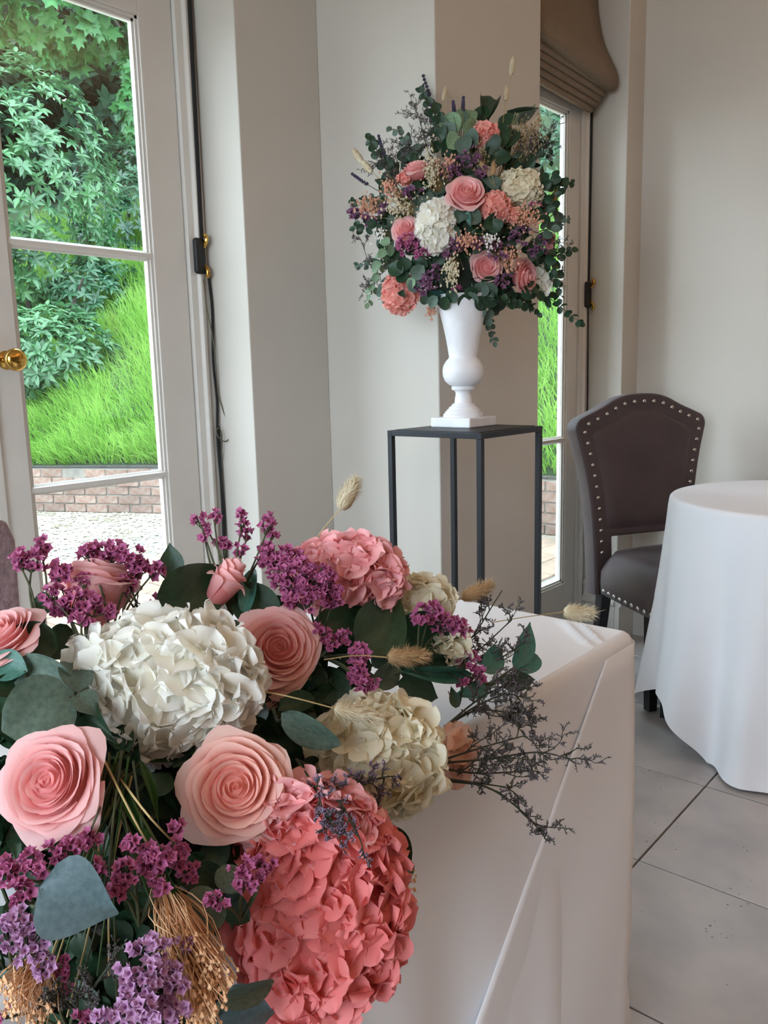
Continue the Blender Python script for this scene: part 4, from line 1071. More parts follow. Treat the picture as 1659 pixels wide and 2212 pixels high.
def wisp(label, paths, seed=0, bud=3.0, m=None, grp='wispy limonium sprays', nm='limonium_spray', dens=1.0, cat='flower', side=70, ms=None):
    """Thin dried spray: main stems (lists of x, y, d), forked side branches with one sided rows of small buds."""
    rg = random.Random(seed * 17 + 3); rp = at(*paths[0][0]); root = thing(nm, label, cat, tuple(rp), 0, grp); mb = MB(); bd = MB(); d0 = paths[0][0][2]; k_ = d0 / FPX
    def buds(P, r):
        for i in range(1, len(P)):
            a, b = Vector(P[i - 1]), Vector(P[i]); t = (b - a); l = t.length
            if l < 1e-6: continue
            t.normalize(); n_ = max(1, int(l / (r * 1.15)))
            for q in range(n_):
                p = a.lerp(b, (q + .5) / n_); o = (t * 0.8 + Vector((rg.gauss(0, .6), rg.gauss(0, .6), .5 + rg.gauss(0, .5)))).normalized()
                e1 = o.orthogonal().normalized() * r * 0.40; e2 = o.cross(e1.normalized()) * r * 0.40; L = r * rg.uniform(1.3, 2.1)
                bd.add([tuple(p), tuple(p + o * L * .5 + e1), tuple(p + o * L * .5 + e2 * .9 - e1 * .5), tuple(p + o * L * .5 - e2 * .9 - e1 * .5), tuple(p + o * L)],
                       [(0, 2, 1), (0, 3, 2), (0, 1, 3), (1, 2, 4), (2, 3, 4), (3, 1, 4)])
    def branch(p, t, L, lev):
        n = 5; P = [p]; cur = Vector((rg.gauss(0, .25), rg.gauss(0, .25), rg.gauss(0, .25)))
        for i in range(n):
            t = (t + cur * 0.35 + Vector((rg.gauss(0, .10), rg.gauss(0, .10), rg.gauss(0, .10)))).normalized(); P.append(P[-1] + t * (L / n))
        mb.tube([tuple(q - rp) for q in P], 0.0008 if lev == 0 else 0.0005, 4, 0.0004, cap=False)
        if lev >= 1: buds([q - rp for q in P[2 if lev == 1 else 1:]], bud * k_)
        if lev < 2:
            for i in range(1, n + 1):
                if rg.random() < 0.9 * dens:
                    v = (t + Vector((rg.gauss(0, .75), rg.gauss(0, .75), rg.gauss(0, .75)))).normalized(); branch(P[i], v, L * rg.uniform(.32, .55), lev + 1)
    for path in paths:
        C_ = curve_pts([at(*p) for p in path], 6); mb.tube([tuple(p - rp) for p in C_], 0.0013, 5, 0.0007)
        n = len(C_)
        for i in range(int(n * .35), n):
            if rg.random() < 0.75 * dens:
                t = (C_[min(i + 1, n - 1)] - C_[i - 1]).normalized(); v = (t + Vector((rg.gauss(0, .6), rg.gauss(0, .6), rg.gauss(0, .6)))).normalized()
                branch(C_[i], v, side * k_ * rg.uniform(.5, 1.1), 0)
    obj('stem', mb.build('stem', ms or M_stemd, True), root)
    o = obj('bud', bd.build('bud', m or M_greystat), root); o['kind'] = 'stuff'
    return root

def bunny(label, head, tip, wpx, stempts, tan=False, seed=0, hairs=700, grp='bunny tail grasses', nm='bunny_tail_grass'):
    """Lagurus head from head (base x, y, d) to tip, soft hairs all round, on a thin straw."""
    rg = random.Random(seed + 40); b, t = at(*head), at(*tip); ax = (t - b); L = ax.length; ax.normalize(); R = wpx * head[2] / FPX / 2
    root = thing(nm, label, 'dried grass', tuple(b), 0, grp); e1 = ax.orthogonal().normalized(); e2 = ax.cross(e1); m = M_bunnyt if tan else M_bunny
    pr = [(0.15, 0.0), (0.55, 0.06), (0.78, 0.2), (0.82, 0.42), (0.70, 0.66), (0.45, 0.85), (0.15, 0.97), (0.02, 1.0)]
    q = Vector((0, 0, 1)).rotation_difference(ax)
    V = []; F = []; seg = 12
    for r, z in pr:
        for k in range(seg):
            a = 2 * PI * k / seg; V.append(tuple((e1 * math.cos(a) + e2 * math.sin(a)) * r * R * rg.uniform(.92, 1.08) + ax * z * L))
    F = [(i * seg + k, i * seg + (k + 1) % seg, (i + 1) * seg + (k + 1) % seg, (i + 1) * seg + k) for i in range(len(pr) - 1) for k in range(seg)]
    obj('head', mesh('head', V, F, m), root)
    V = []; F = []
    for i in range(hairs):
        z = rg.random(); a = rg.uniform(0, 2 * PI); r = 0.80 * math.sin(PI * min(.97, .1 + .88 * z)) ** .55 * R
        o = e1 * math.cos(a) + e2 * math.sin(a); p = o * r + ax * z * L
        dr = (o * rg.uniform(.5, .9) + ax * rg.uniform(.5, 1.1) + Vector((rg.gauss(0, .15), rg.gauss(0, .15), rg.gauss(0, .15)))).normalized(); ln = R * rg.uniform(.4, .9) * (1.0 + (0.9 if rg.random() < .06 else 0))
        sd = dr.cross(o).normalized() * R * 0.035; k = len(V)
        V += [tuple(p - sd), tuple(p + sd), tuple(p + dr * ln)]; F.append((k, k + 1, k + 2))
    o = obj('bristles', mesh('bristles', V, F, m, smooth=False), root); o['kind'] = 'stuff'
    C_ = curve_pts([at(*p) for p in stempts] + [b], 6)
    obj('stem', MB().tube([tuple(p - b) for p in C_], 0.0006, 5).build('stem', M_straw, True), root)
    return root

def filler(label, px, py, d, rx, ry, n, m, bead=3.5, seed=0, rootpx=None, grp='dried filler clusters', nm='filler_spray', cat='dried flower', stems=None, oct_=True):
    """A loose cloud of small beads on hair thin stalks."""
    rg = random.Random(seed + 90); c = at(px, py, d); root = thing(nm, label, cat, tuple(c), 0, grp); bd = MB(); mb = MB(); k_ = d / FPX
    foot = (at(*rootpx) if rootpx else at(px, py + ry * 1.6, d + 0.02)) - c
    for i in range(n):
        a, b, e = rg.gauss(0, .5), rg.gauss(0, .5), rg.gauss(0, .5)
        p = r_ * (a * rx * k_) + u_ * (b * ry * k_) - f_ * (e * min(rx, ry) * k_)
        s = bead * k_ * rg.uniform(.6, 1.25)
        bd.add([tuple(p + Vector(v) * s) for v in ((1, 0, 0), (-1, 0, 0), (0, 1, 0), (0, -1, 0), (0, 0, 1.2), (0, 0, -1.2))], [(0, 2, 4), (2, 1, 4), (1, 3, 4), (3, 0, 4), (2, 0, 5), (1, 2, 5), (3, 1, 5), (0, 3, 5)])
        if i % 3 == 0: mb.tube([tuple(foot), tuple(foot.lerp(p, .55) + Vector((rg.gauss(0, .2), rg.gauss(0, .2), rg.gauss(0, .2))) * rx * k_ * .3), tuple(p)], 0.0006, 3, 0.0004, cap=False)
    o = obj('beads', bd.build('beads', m), root); o['kind'] = 'stuff'
    obj('stalk', mb.build('stalk', stems or M_straw), root)
    return root
def lavender(label, pts, seed=0, w=8, grp='lavender spikes', m=None):
    rg = random.Random(seed); C_ = curve_pts([at(*p) for p in pts], 6); root = thing('lavender', label, 'flower', tuple(C_[0]), 0, grp); k_ = pts[0][2] / FPX; bd = MB()
    obj('stem', MB().tube([tuple(p - C_[0]) for p in C_], 0.001, 5).build('stem', M_stemd), root)
    n = len(C_); P = C_[int(n * .45):]; q = Vector()
    for i in range(9):
        t = i / 8; p = P[min(len(P) - 1, int(t * (len(P) - 1)))].lerp(P[-1], 0.0) - C_[0]
        for k in range(5):
            a = 2 * PI * k / 5 + i; o = (r_ * math.cos(a) - f_ * math.sin(a)) * w * k_ * .45 * (1 - .5 * t)
            s = w * k_ * .33
            bd.add([tuple(p + o + Vector(v) * s) for v in ((1, 0, 0), (-1, 0, 0), (0, 1, 0), (0, -1, 0), (0, 0, 1.4), (0, 0, -1.2))], [(0, 2, 4), (2, 1, 4), (1, 3, 4), (3, 0, 4), (2, 0, 5), (1, 2, 5), (3, 1, 5), (0, 3, 5)])
    o = obj('bud', bd.build('bud', m or M_lav), root); o['kind'] = 'stuff'
    return root

# ================================================================== the long arrangement on the flower table
GXs = [0, 300, 600, 900, 1150]; GYs = [1150, 1300, 1450, 1700, 1950, 2212]
GD = np.array([[.74, .80, .86, .95, 1.05], [.70, .77, .83, .92, 1.05], [.64, .69, .76, .86, 1.03], [.56, .58, .66, .78, .92], [.53, .55, .62, .68, .80], [.52, .52, .60, .66, .75]])
def D(x, y, e=0.0):
    """Distance of the arrangement's mound seen at x, y of the photograph, plus e."""
    x = min(max(x, 0), 1150); y = min(max(y, 1150), 2212)
    i = max(k for k in range(5) if GXs[k] <= x); i = min(i, 3); j = max(k for k in range(6) if GYs[k] <= y); j = min(j, 4)
    a = (x - GXs[i]) / (GXs[i + 1] - GXs[i]); b = (y - GYs[j]) / (GYs[j + 1] - GYs[j])
    return float((GD[j, i] * (1 - a) + GD[j, i + 1] * a) * (1 - b) + (GD[j + 1, i] * (1 - a) + GD[j + 1, i + 1] * a) * b) + e
G1 = 'flowers of the long table arrangement'
# tray with foam that holds the stems, hidden by the flowers
ft = thing('flower_tray', 'dark tray of floral foam hidden under the long table arrangement', 'flower tray', (0.40, 0.60, TZ + 0.004))
obj('foam', box(-0.12, 0.24, -0.07, 0.07, 0.008, 0.07).build('foam', M_dark, bevel=0.03, seg=4), ft)
obj('tray', box(-0.14, 0.26, -0.08, 0.08, 0, 0.014).build('tray', M_blackp, bevel=0.004), ft)

def R1(label, x, y, dia, axis, m=None, seed=1, spin=0.0, e=0.0, n=42, tall=1.0): return rose(label, x, y, D(x, y, e), dia, axis, m, seed, spin, n, 'roses of the table arrangement', tall=tall)
R1('large pink rose with open petals at the lower left of the table flowers', 103, 1688, 246, (-.10, .38, .92), M_rose, 1, 0.4)
R1('large peach pink rose with tight spiral just left of the coral hydrangea', 508, 1700, 246, (.10, .32, .94), M_peach, 2, 1.4)
R1('pink rose right of the big white hydrangea head', 602, 1398, 192, (.22, .34, .92), M_rose, 3, 2.2)
R1('pale pink rose cut by the left edge above dark leaves', -8, 1368, 185, (-.25, .75, .55), M_rose, 4, 0.3, .0)
R1('pink rose seen from behind among the purple statice', 214, 1242, 205, (.05, .95, -.22), M_rose, 5, 0.8, .02, 42, 1.25)
R1('pink rosebud leaning right beside the broad pointed leaf', 500, 1236, 118, (.52, .85, -.02), M_rose, 6, 2.0, -.02, 26, 2.0)
R1('pink rose half hidden under the rose beside the white hydrangea', 566, 1500, 120, (.1, -.3, .9), M_rose, 4, 1.0, .05)
HG = 'hydrangeas of the table arrangement'
hydrangea('large white hydrangea head at the centre of the table flowers', 340, 1500, D(340, 1490), 440, 345, (0, .35, .93), M_ivory, 128, 0.0285, HG, 5, .8)
hydrangea('creamy white hydrangea head at the front edge right of the roses', 812, 1655, D(812, 1655), 295, 290, (.15, .2, .95), M_cream, 86, 0.027, HG, 8, .8)
hydrangea('deep coral hydrangea hanging over the front table edge', 683, 1985, D(683, 1985), 390, 520, (0, 0, 1), M_coral, 150, 0.0275, HG, 11, .62)
hydrangea('light pink hydrangea florets on top of the coral head', 655, 1775, D(655, 1775, -.022), 285, 170, (0, .4, .9), M_pink, 38, 0.0255, HG, 14, .5)
hydrangea('pink hydrangea head standing highest at the back', 752, 1246, D(752, 1246), 240, 172, (.1, .5, .8), M_pink, 60, 0.028, HG, 17, .8)
hydrangea('small cream hydrangea beside the far table edge', 912, 1300, D(912, 1300, .02), 145, 110, (.1, .5, .8), M_cream, 34, 0.021, HG, 21, .8)
hydrangea('white hydrangea tip behind the tall dark leaf', 850, 1258, D(850, 1258, .04), 60, 60, (.1, .6, .7), M_ivory, 10, 0.015, HG, 22, .8)
hydrangea('cream hydrangea peeping out under the purple statice on the right', 965, 1392, D(965, 1392, .01), 95, 80, (.2, .4, .8), M_cream, 22, 0.019, HG, 23, .8)

# broad leaves (base x, y, depth, tip x, y, depth, width, kind, material, roll)
def L(bx, by, tx, ty, w, kind='ovate', m=None, roll=0.0, e=0.0, e2=0.0): return (bx, by, D(bx, by, e), tx, ty, D(tx, ty, e2), w, kind, m or M_eudark, roll)
leafy('broad_leaf_branch', 'dark broad pointed leaves between the white hydrangea and the rosebud', (400, 1420, D(400, 1420, .05)),
      [L(335, 1345, 512, 1214, 150, 'ovate', None, .2, -.01), L(383, 1262, 360, 1170, 62, 'lance', None, -.4, .02, .02), L(530, 1330, 545, 1218, 40, 'oblong', M_euteal, -.3), L(600, 1345, 498, 1268, 95, 'round', None, .1, .01),
       L(585, 1340, 655, 1300, 90, 'ovate', None, -.2, .02), L(420, 1350, 458, 1395, 50, 'round', M_eugrey, 0, .01), L(455, 1385, 525, 1350, 62, 'round', M_eugrey, .2, .02)])
leafy('broad_leaf_branch', 'large dark pointed leaves right of the spiral rose under the pink hydrangea', (790, 1450, D(790, 1450, .04)),
      [L(776, 1418, 880, 1272, 128, 'ovate', None, .15), L(672, 1378, 832, 1308, 88, 'ovate', None, -.3, .02), L(855, 1340, 998, 1416, 104, 'ovate', None, .1, .01), L(855, 1440, 1000, 1428, 72, 'ovate', None, .5, .02),
       L(862, 1448, 1052, 1462, 40, 'lance', M_euteal, .1, -.01, -.01), L(858, 1475, 960, 1508, 78, 'ovate', None, -.2), L(800, 1478, 872, 1440, 58, 'round', M_eugrey, .3), L(830, 1440, 800, 1395, 40, 'ovate', M_eugrey, 0, .02)])
leafy('eucalyptus_branch', 'grey green leaf with turned edge lying over the cream hydrangea', (590, 1530, D(590, 1530, .02)), [L(608, 1540, 732, 1618, 72, 'oblong', M_eugrey, .5, -.02, -.04), L(600, 1535, 690, 1500, 50, 'oblong', M_eudark, -.3, .02, .02)])
leafy('eucalyptus_branch', 'whorl of dusky round leaves left of the big white hydrangea', (175, 1540, D(175, 1540, .02)),
      [L(158, 1500, 8, 1575, 150, 'round', M_eugrey, .1, -.01), L(158, 1498, 20, 1428, 100, 'round', M_eugrey, -.3, .01), L(162, 1495, 160, 1418, 78, 'round', M_eugrey, .3, -.01), L(165, 1500, 218, 1545, 62, 'ovate', M_eugrey, -.5, -.01), L(165, 1505, 235, 1600, 66, 'ovate', M_eudark, .4, .02)])
leafy('broad_leaf_branch', 'dark rounded leaves at the left under the rose cut by the edge', (60, 1500, D(60, 1500, .05)),
      [L(125, 1400, 2, 1382, 98, 'round', None, .1), L(70, 1300, 130, 1312, 52, 'ovate', None, 0, .05, .05), L(115, 1425, 150, 1345, 70, 'round', None, .3, .02), L(60, 1450, -40, 1420, 70, 'lance', M_euteal, 0), L(70, 1500, -30, 1470, 80, 'ovate', None, .2, .03), L(75, 1590, -30, 1500, 90, 'ovate', None, .2, .04)])
leafy('eucalyptus_branch', 'single large slate blue leaf at the lower left', (60, 1935, D(60, 1935, .01)), [L(84, 1918, 252, 1975, 172, 'ovate', M_euslate, .1, -.035, -.04)])
leafy('eucalyptus_branch', 'round olive leaves left of the coral hydrangea', (480, 1935, D(480, 1935, .02)),
      [L(476, 1932, 400, 2005, 100, 'round', M_eugrey, .1, -.005), L(478, 1928, 520, 1868, 72, 'round', M_eugrey, -.2), L(472, 1925, 420, 1872, 70, 'round', M_eudark, .2, .02), L(480, 1935, 535, 1990, 60, 'round', M_eudark, .2, .02)])
leafy('eucalyptus_branch', 'grey green leaves at the bottom beside the coral hydrangea', (460, 2180, D(460, 2180, .03)), [L(470, 2160, 605, 2128, 56, 'oblong', M_eugrey, .5, -.015, -.015), L(455, 2190, 605, 2190, 120, 'ovate', M_euslate, .1, .01)])
leafy('eucalyptus_branch', 'round dark green leaves sticking out right of the coral hydrangea', (830, 1850, D(830, 1850, .02)),
      [L(822, 1790, 876, 1880, 88, 'round', M_eudark, .2), L(840, 1880, 898, 1868, 52, 'round', M_eudark, -.2, .01), L(842, 1905, 890, 1885, 40, 'round', M_eudark, .3), L(845, 1990, 868, 2020, 22, 'oblong', M_eudark, 0), L(848, 2005, 878, 2052, 22, 'oblong', M_eudark, .2), L(832, 2040, 822, 2086, 26, 'oblong', M_eudark, .2), L(830, 1780, 805, 1752, 30, 'ovate', M_eudark, 0)])
leafy('eucalyptus_branch', 'teal leaves lying on the white cloth at the far right tip', (1000, 1470, D(1000, 1470, .0)),
      [L(1108, 1448, 1156, 1340, 52, 'lance', M_euteal, .5), L(1112, 1450, 1165, 1408, 62, 'round', M_euteal, -.2), L(1075, 1470, 1170, 1472, 46, 'ovate', M_eudark, .2), L(1040, 1450, 1090, 1400, 55, 'oblong', M_euteal, .3), L(1050, 1490, 985, 1500, 40, 'ovate', M_euteal, .2), L(985, 1530, 975, 1480, 24, 'ovate', M_eudark, .2)])
leafy('grass_blade', 'long green blades standing between the two front roses', (250, 1660, D(250, 1660, .03)),
      [L(250, 1640, 352, 1880, 26, 'lance', M_blade, .6, .01, -.01), L(300, 1640, 348, 1770, 22, 'lance', M_blade, -.4, .03, .02), L(345, 1860, 430, 2010, 14, 'lance', M_blade, .3, -.01, -.01), L(260, 1620, 235, 1740, 18, 'lance', M_blade, .3, .03, .03)])
leafy('broad_leaf_branch', 'small dark green leaf behind the pink hydrangea at the back', (830, 1290, D(830, 1290, .05)), [L(805, 1215, 872, 1225, 56, 'round', M_eudark, .2, .04, .04), L(820, 1240, 790, 1200, 30, 'ovate', M_eudark, .2, .05, .05)])
# dark filling greenery under the blooms
rg = random.Random(77)
for q in range(35):
    x0, y0 = [(60, 1800), (180, 1760), (300, 1720), (420, 1880), (250, 1900), (120, 2050), (350, 2050), (560, 1560), (660, 1560), (650, 1650), (730, 1480), (560, 1850), (240, 1620), (60, 1600), (420, 1640), (700, 1420), (60, 2180), (180, 2150), (300, 2190), (430, 2000), (440, 2160), (200, 2020), (40, 1960), (330, 1960), (20, 1540), (30, 1480), (120, 2120), (240, 2140), (30, 2110), (150, 2200), (15, 1800), (10, 1740), (15, 1560), (5, 1830), (20, 1700)][q]
    Ls = []
    for k in range(9):
        a = rg.uniform(0, 2 * PI); r = rg.uniform(50, 110); bx, by = x0 + rg.uniform(-50, 50), y0 + rg.uniform(-50, 50)
        Ls.append(L(bx, by, bx + r * math.cos(a), by + r * math.sin(a), r * .7, rg.choice(('ovate', 'round', 'ovate')), M_eudark, rg.uniform(-.8, .8), rg.uniform(.03, .06), rg.uniform(.03, .065)))
    leafy('ruscus_branch', 'dark leafy stem filling the shaded gaps between the table blooms', (x0, y0, D(x0, y0, .09)), Ls, grp='dark greenery deep in the arrangement')
# stalks bundled between the two front roses
mbs = thing('stalk_bundle', 'bundle of thin green and straw stalks running down from the two front roses', 'stems', tuple(at(245, 1650, .60)))
for k in range(26):
    x1 = rg.uniform(60, 420); y1 = rg.uniform(1830, 2200); m = rg.choice((M_stem, M_straw, M_blade, M_stem))
    P = curve_pts([at(rg.uniform(215, 290), rg.uniform(1620, 1700), .60), at(lerp(250, x1, .45) + rg.uniform(-14, 14), lerp(1680, y1, .5), .572 + rg.uniform(-.01, .01)), at(x1, y1, D(x1, y1, rg.uniform(-.005, .02)))], 5)
    obj('stalk', MB().tube([tuple(p - mbs.location) for p in P], 0.0009, 5, 0.0006).build('stalk', m, True), mbs)

# statice: clusters (x, y, depth, rx, ry, count)
def Cc(x, y, rx, ry, n, e=0.0): return (x, y, D(x, y, e), rx, ry, n)
statice('purple statice sprig at the far left in front of the gravel', (90, 1390, D(90, 1390, .03)), [Cc(68, 1210, 42, 26, 20), (88, 1178, D(88, 1178), 18, 16, 8), Cc(128, 1236, 30, 22, 12), Cc(45, 1215, 16, 14, 5)], seed=1, size=10)
statice('tall purple statice sprig above the rose seen from behind', (240, 1380, D(240, 1380, .02)), [Cc(238, 1195, 68, 26, 34), Cc(190, 1200, 24, 18, 8), Cc(292, 1225, 36, 26, 16), Cc(268, 1258, 26, 20, 9), Cc(330, 1230, 20, 16, 8)], seed=2, size=10)
statice('purple statice sprig low behind the white hydrangea', (190, 1430, D(190, 1430, .01)), [Cc(150, 1300, 55, 30, 28, -.02), Cc(205, 1310, 40, 26, 16, -.02), Cc(112, 1282, 26, 18, 8, -.02), Cc(175, 1338, 28, 14, 8, -.02), Cc(340, 1300, 18, 14, 7), Cc(180, 1255, 22, 16, 6)], seed=3, size=10)
statice('sparse purple statice sprig standing up before the door frame', (500, 1330, D(500, 1330, .02)), [Cc(432, 1122, 18, 10, 6), Cc(462, 1115, 16, 12, 6), Cc(450, 1142, 14, 10, 5), Cc(522, 1122, 13, 22, 9), Cc(535, 1150, 22, 12, 8), Cc(578, 1130, 15, 24, 10), Cc(592, 1150, 10, 14, 5), Cc(488, 1172, 26, 13, 9), Cc(520, 1190, 14, 9, 4), Cc(443, 1165, 8, 8, 2)], seed=4, size=8)
statice('dense purple statice cluster beside the pink hydrangea at the back', (690, 1400, D(690, 1400, .03)), [Cc(610, 1205, 56, 26, 48, -.02), Cc(650, 1245, 72, 36, 84, -.035), Cc(700, 1270, 40, 36, 44, -.035), Cc(655, 1295, 46, 28, 36, -.035), Cc(715, 1300, 20, 20, 12, -.03), Cc(578, 1185, 18, 14, 10)], seed=5, size=8.5)
statice('purple statice sprig between the spiral rose and the dark pointed leaves', (640, 1470, D(640, 1470, .03)), [Cc(688, 1366, 26, 24, 16, -.02), Cc(738, 1376, 20, 18, 10, -.02), Cc(712, 1392, 16, 10, 6, -.02)], seed=6, size=8)
statice('purple statice sprig hanging beside the tan bunny tail', (700, 1420, D(700, 1420, .02)), [Cc(772, 1412, 22, 24, 15, -.03), Cc(768, 1450, 28, 22, 16, -.03), Cc(790, 1482, 32, 22, 16, -.03)], seed=7, size=9)
statice('purple statice sprig before the cream hydrangea near the far table edge', (900, 1430, D(900, 1430, .02)), [Cc(925, 1318, 30, 24, 18, -.02), Cc(965, 1345, 40, 26, 26, -.02), Cc(905, 1335, 20, 14, 8, -.02), Cc(1000, 1365, 16, 16, 7, -.02)], seed=8, size=9)
statice('purple statice sprig at the right end by the teal leaves', (950, 1450, D(950, 1450, .02)), [Cc(1008, 1425, 22, 20, 12, -.01), Cc(1022, 1458, 26, 18, 12, -.01), Cc(995, 1470, 16, 12, 6, -.01)], seed=9, size=8)
statice('magenta statice sprig under the left front rose', (220, 1960, D(220, 1960, .02)), [Cc(140, 1838, 50, 26, 16, -.01), Cc(70, 1850, 34, 18, 10), Cc(205, 1890, 22, 40, 13, -.01), Cc(195, 1815, 30, 16, 8), Cc(20, 1880, 36, 30, 12, -.02), Cc(85, 1880, 30, 20, 10, -.02), Cc(45, 1930, 26, 34, 12, -.02)], seed=10, size=11)
statice('magenta statice sprig between the two front roses', (300, 2000, D(300, 2000, .02)), [Cc(282, 1818, 24, 16, 9, -.02), Cc(335, 1850, 36, 36, 22, -.02), Cc(270, 1890, 26, 36, 14, -.02), Cc(380, 1840, 28, 34, 16, -.01), Cc(385, 1790, 14, 14, 5, -.01), Cc(345, 1905, 20, 30, 10, -.02), Cc(250, 1925, 16, 18, 6, -.02), Cc(410, 1890, 20, 26, 8, 0)], seed=11, size=11)
statice('lilac statice cluster at the left bottom edge', (60, 2130, D(60, 2130, .01)), [Cc(40, 1990, 44, 34, 20, -.03), Cc(60, 2035, 58, 44, 34, -.03), Cc(95, 2075, 24, 36, 12, -.02), Cc(20, 2020, 30, 40, 14, -.03)], M_lilac, seed=12, size=10)
statice('large lilac statice cluster at the bottom beside the straw coloured brooms', (330, 2225, D(330, 2225, .01)), [Cc(325, 2050, 48, 30, 20, -.03), Cc(300, 2110, 50, 44, 30, -.03), Cc(350, 2120, 60, 44, 36, -.03), Cc(290, 2180, 60, 36, 32, -.03), Cc(400, 2040, 18, 18, 6, -.03), Cc(410, 2100, 36, 24, 12, -.02), Cc(360, 2185, 60, 30, 26, -.03), Cc(230, 2195, 26, 24, 10, -.03)], M_lilac, seed=13, size=11)
statice('purple statice sprig against the coral hydrangea', (520, 1990, D(520, 1990, .0)), [Cc(520, 1872, 26, 20, 11, -.035), Cc(568, 1872, 28, 16, 11, -.035), Cc(530, 1905, 26, 18, 9, -.035), Cc(462, 1945, 18, 14, 7, -.03), Cc(482, 1955, 16, 12, 5, -.03), Cc(560, 1900, 18, 14, 6, -.035)], seed=14, size=9)
statice('purple statice sprig deep at the bottom left', (150, 2230, D(150, 2230, .03)), [Cc(140, 2110, 22, 44, 14), Cc(180, 2195, 20, 20, 7), Cc(12, 2190, 16, 16, 5)], seed=15, size=9)
# wispy limonium
wisp('wispy grey limonium spray reaching over the table towards the stand', [[(900, 1440, D(900, 1440, .02)), (1000, 1400, .97), (1085, 1275, 1.0)], [(900, 1440, D(900, 1440, .02)), (1010, 1420, .98), (1105, 1340, 1.0)], [(900, 1440, D(900, 1440, .02)), (1040, 1440, .97), (1130, 1390, 1.0)]], 1, 3.9, side=70)
wisp('wispy grey limonium spray sticking out over the white drape', [[(930, 1650, .83), (1050, 1640, .84), (1160, 1625, .86), (1235, 1640, .87)], [(930, 1650, .83), (1040, 1615, .84), (1130, 1590, .86)], [(930, 1655, .83), (1030, 1670, .84), (1150, 1665, .85)]], 2, 3.9, side=72)
wisp('wispy grey limonium spray drooping lowest over the white drape', [[(940, 1685, .83), (1050, 1700, .83), (1130, 1755, .83), (1172, 1800, .83)], [(940, 1680, .83), (1020, 1690, .83), (1090, 1700, .84)]], 3, 3.9, side=55, dens=.8)
wisp('wispy grey limonium spray curving along the front table edge', [[(960, 1570, .88), (1040, 1520, .9), (1110, 1500, .92), (1145, 1560, .92)], [(960, 1570, .88), (1030, 1535, .9), (1110, 1540, .92)], [(960, 1570, .88), (1050, 1500, .92), (1130, 1470, .94)]], 4, 3.9, side=62)
wisp('lilac grey limonium spray lying over the cream and coral hydrangeas', [[(640, 1640, D(640, 1640)), (740, 1690, .67), (830, 1680, .70)], [(660, 1660, D(660, 1660)), (735, 1735, .63), (770, 1800, .605)], [(640, 1640, D(640, 1640)), (680, 1700, .64), (700, 1760, .62)]], 5, 3.6, mat('lilac_buds', srgb(150, 126, 154), 0.8, srgb(100, 84, 100), 60), side=58)
wisp('dark grey limonium spray deep at the bottom left', [[(200, 2230, .54), (190, 2160, .52), (240, 2080, .52)], [(200, 2230, .54), (150, 2170, .52), (120, 2150, .51)]], 6, 3.4, side=52)
wisp('fine dark twig beside the tall pointed leaf', [[(300, 1330, D(300, 1330, .02)), (290, 1290, D(290, 1290)), (275, 1255, D(275, 1255))], [(300, 1330, D(300, 1330, .02)), (268, 1280, D(268, 1280))]], 7, 2.6, side=34, dens=.7)
# bunny tails
bunny('cream bunny tail standing up against the grey wall', (735, 1100, .88), (772, 1032, .88), 42, [(680, 1168, .9), (702, 1138, .89)], seed=1)
bunny('tan bunny tail pointing right before the metal stand', (998, 1292, .97), (1062, 1263, .99), 36, [(930, 1345, .95), (962, 1312, .96)], True, seed=2)
bunny('whitish bunny tail reaching out past the far table edge', (1218, 1322, 1.04), (1282, 1326, 1.05), 38, [(1060, 1345, 1.0), (1140, 1332, 1.02)], seed=3)
bunny('sandy bunny tail lying on the dark pointed leaves', (838, 1420, .80), (922, 1416, .83), 42, [(700, 1425, .78), (770, 1416, .79)], True, seed=4)
bunny('white bunny tail lying on the cream hydrangea', (722, 1530, .715), (822, 1552, .73), 42, [(540, 1488, .70), (630, 1506, .70)], seed=5)
# peach broom and other fillers
def broom(label, rootpx, tips, n, m, spread, seed, nm='broom_bloom'):
    rg = random.Random(seed); rp = at(*rootpx); root = thing(nm, label, 'dried flower', tuple(rp), 0, 'peach broom bloom'); mb = MB(); bd = MB()
    for k in range(n):
        tx, ty, td = rg.choice(tips); tx += rg.gauss(0, spread); ty += rg.gauss(0, spread); t = at(tx, ty, td + rg.uniform(-.012, .012))
        P = curve_pts([rp, rp.lerp(t, .5) + Vector((rg.gauss(0, .005), rg.gauss(0, .005), rg.gauss(0, .004))), t], 3)
        mb.tube([tuple(p - rp) for p in P], 0.0006, 3, 0.0003, cap=False)
        s = 0.0016 * rg.uniform(.7, 1.3); p = t - rp
        if rg.random() < .6:
            bd.add([tuple(p + Vector(v) * s) for v in ((1, 0, 0), (-1, 0, 0), (0, 1, 0), (0, -1, 0), (0, 0, 1.4), (0, 0, -1.4))], [(0, 2, 4), (2, 1, 4), (1, 3, 4), (3, 0, 4), (2, 0, 5), (1, 2, 5), (3, 1, 5), (0, 3, 5)])
    o = obj('stalks', mb.build('stalks', m), root); o['kind'] = 'stuff'
    o = obj('beads', bd.build('beads', m), root); o['kind'] = 'stuff'
broom('peach broom bloom left of the coral hydrangea at the bottom', (350, 1900, D(350, 1900, .01)), [(440, 2080, .535), (450, 2140, .53), (420, 2180, .525), (400, 2040, .54), (475, 2120, .535), (440, 2200, .52)], 420, M_peachb, 20, 1)
broom('peach broom bloom at the very lower left', (90, 2060, .53), [(20, 2140, .51), (30, 2190, .50), (90, 2195, .51)], 120, M_peachb, 18, 2)
broom('sprig of peach broom bloom peeping out right of the coral hydrangea', (830, 1880, .69), [(885, 1900, .69), (872, 1935, .69), (890, 1925, .69), (868, 1960, .69)], 40, M_peachb, 9, 3)
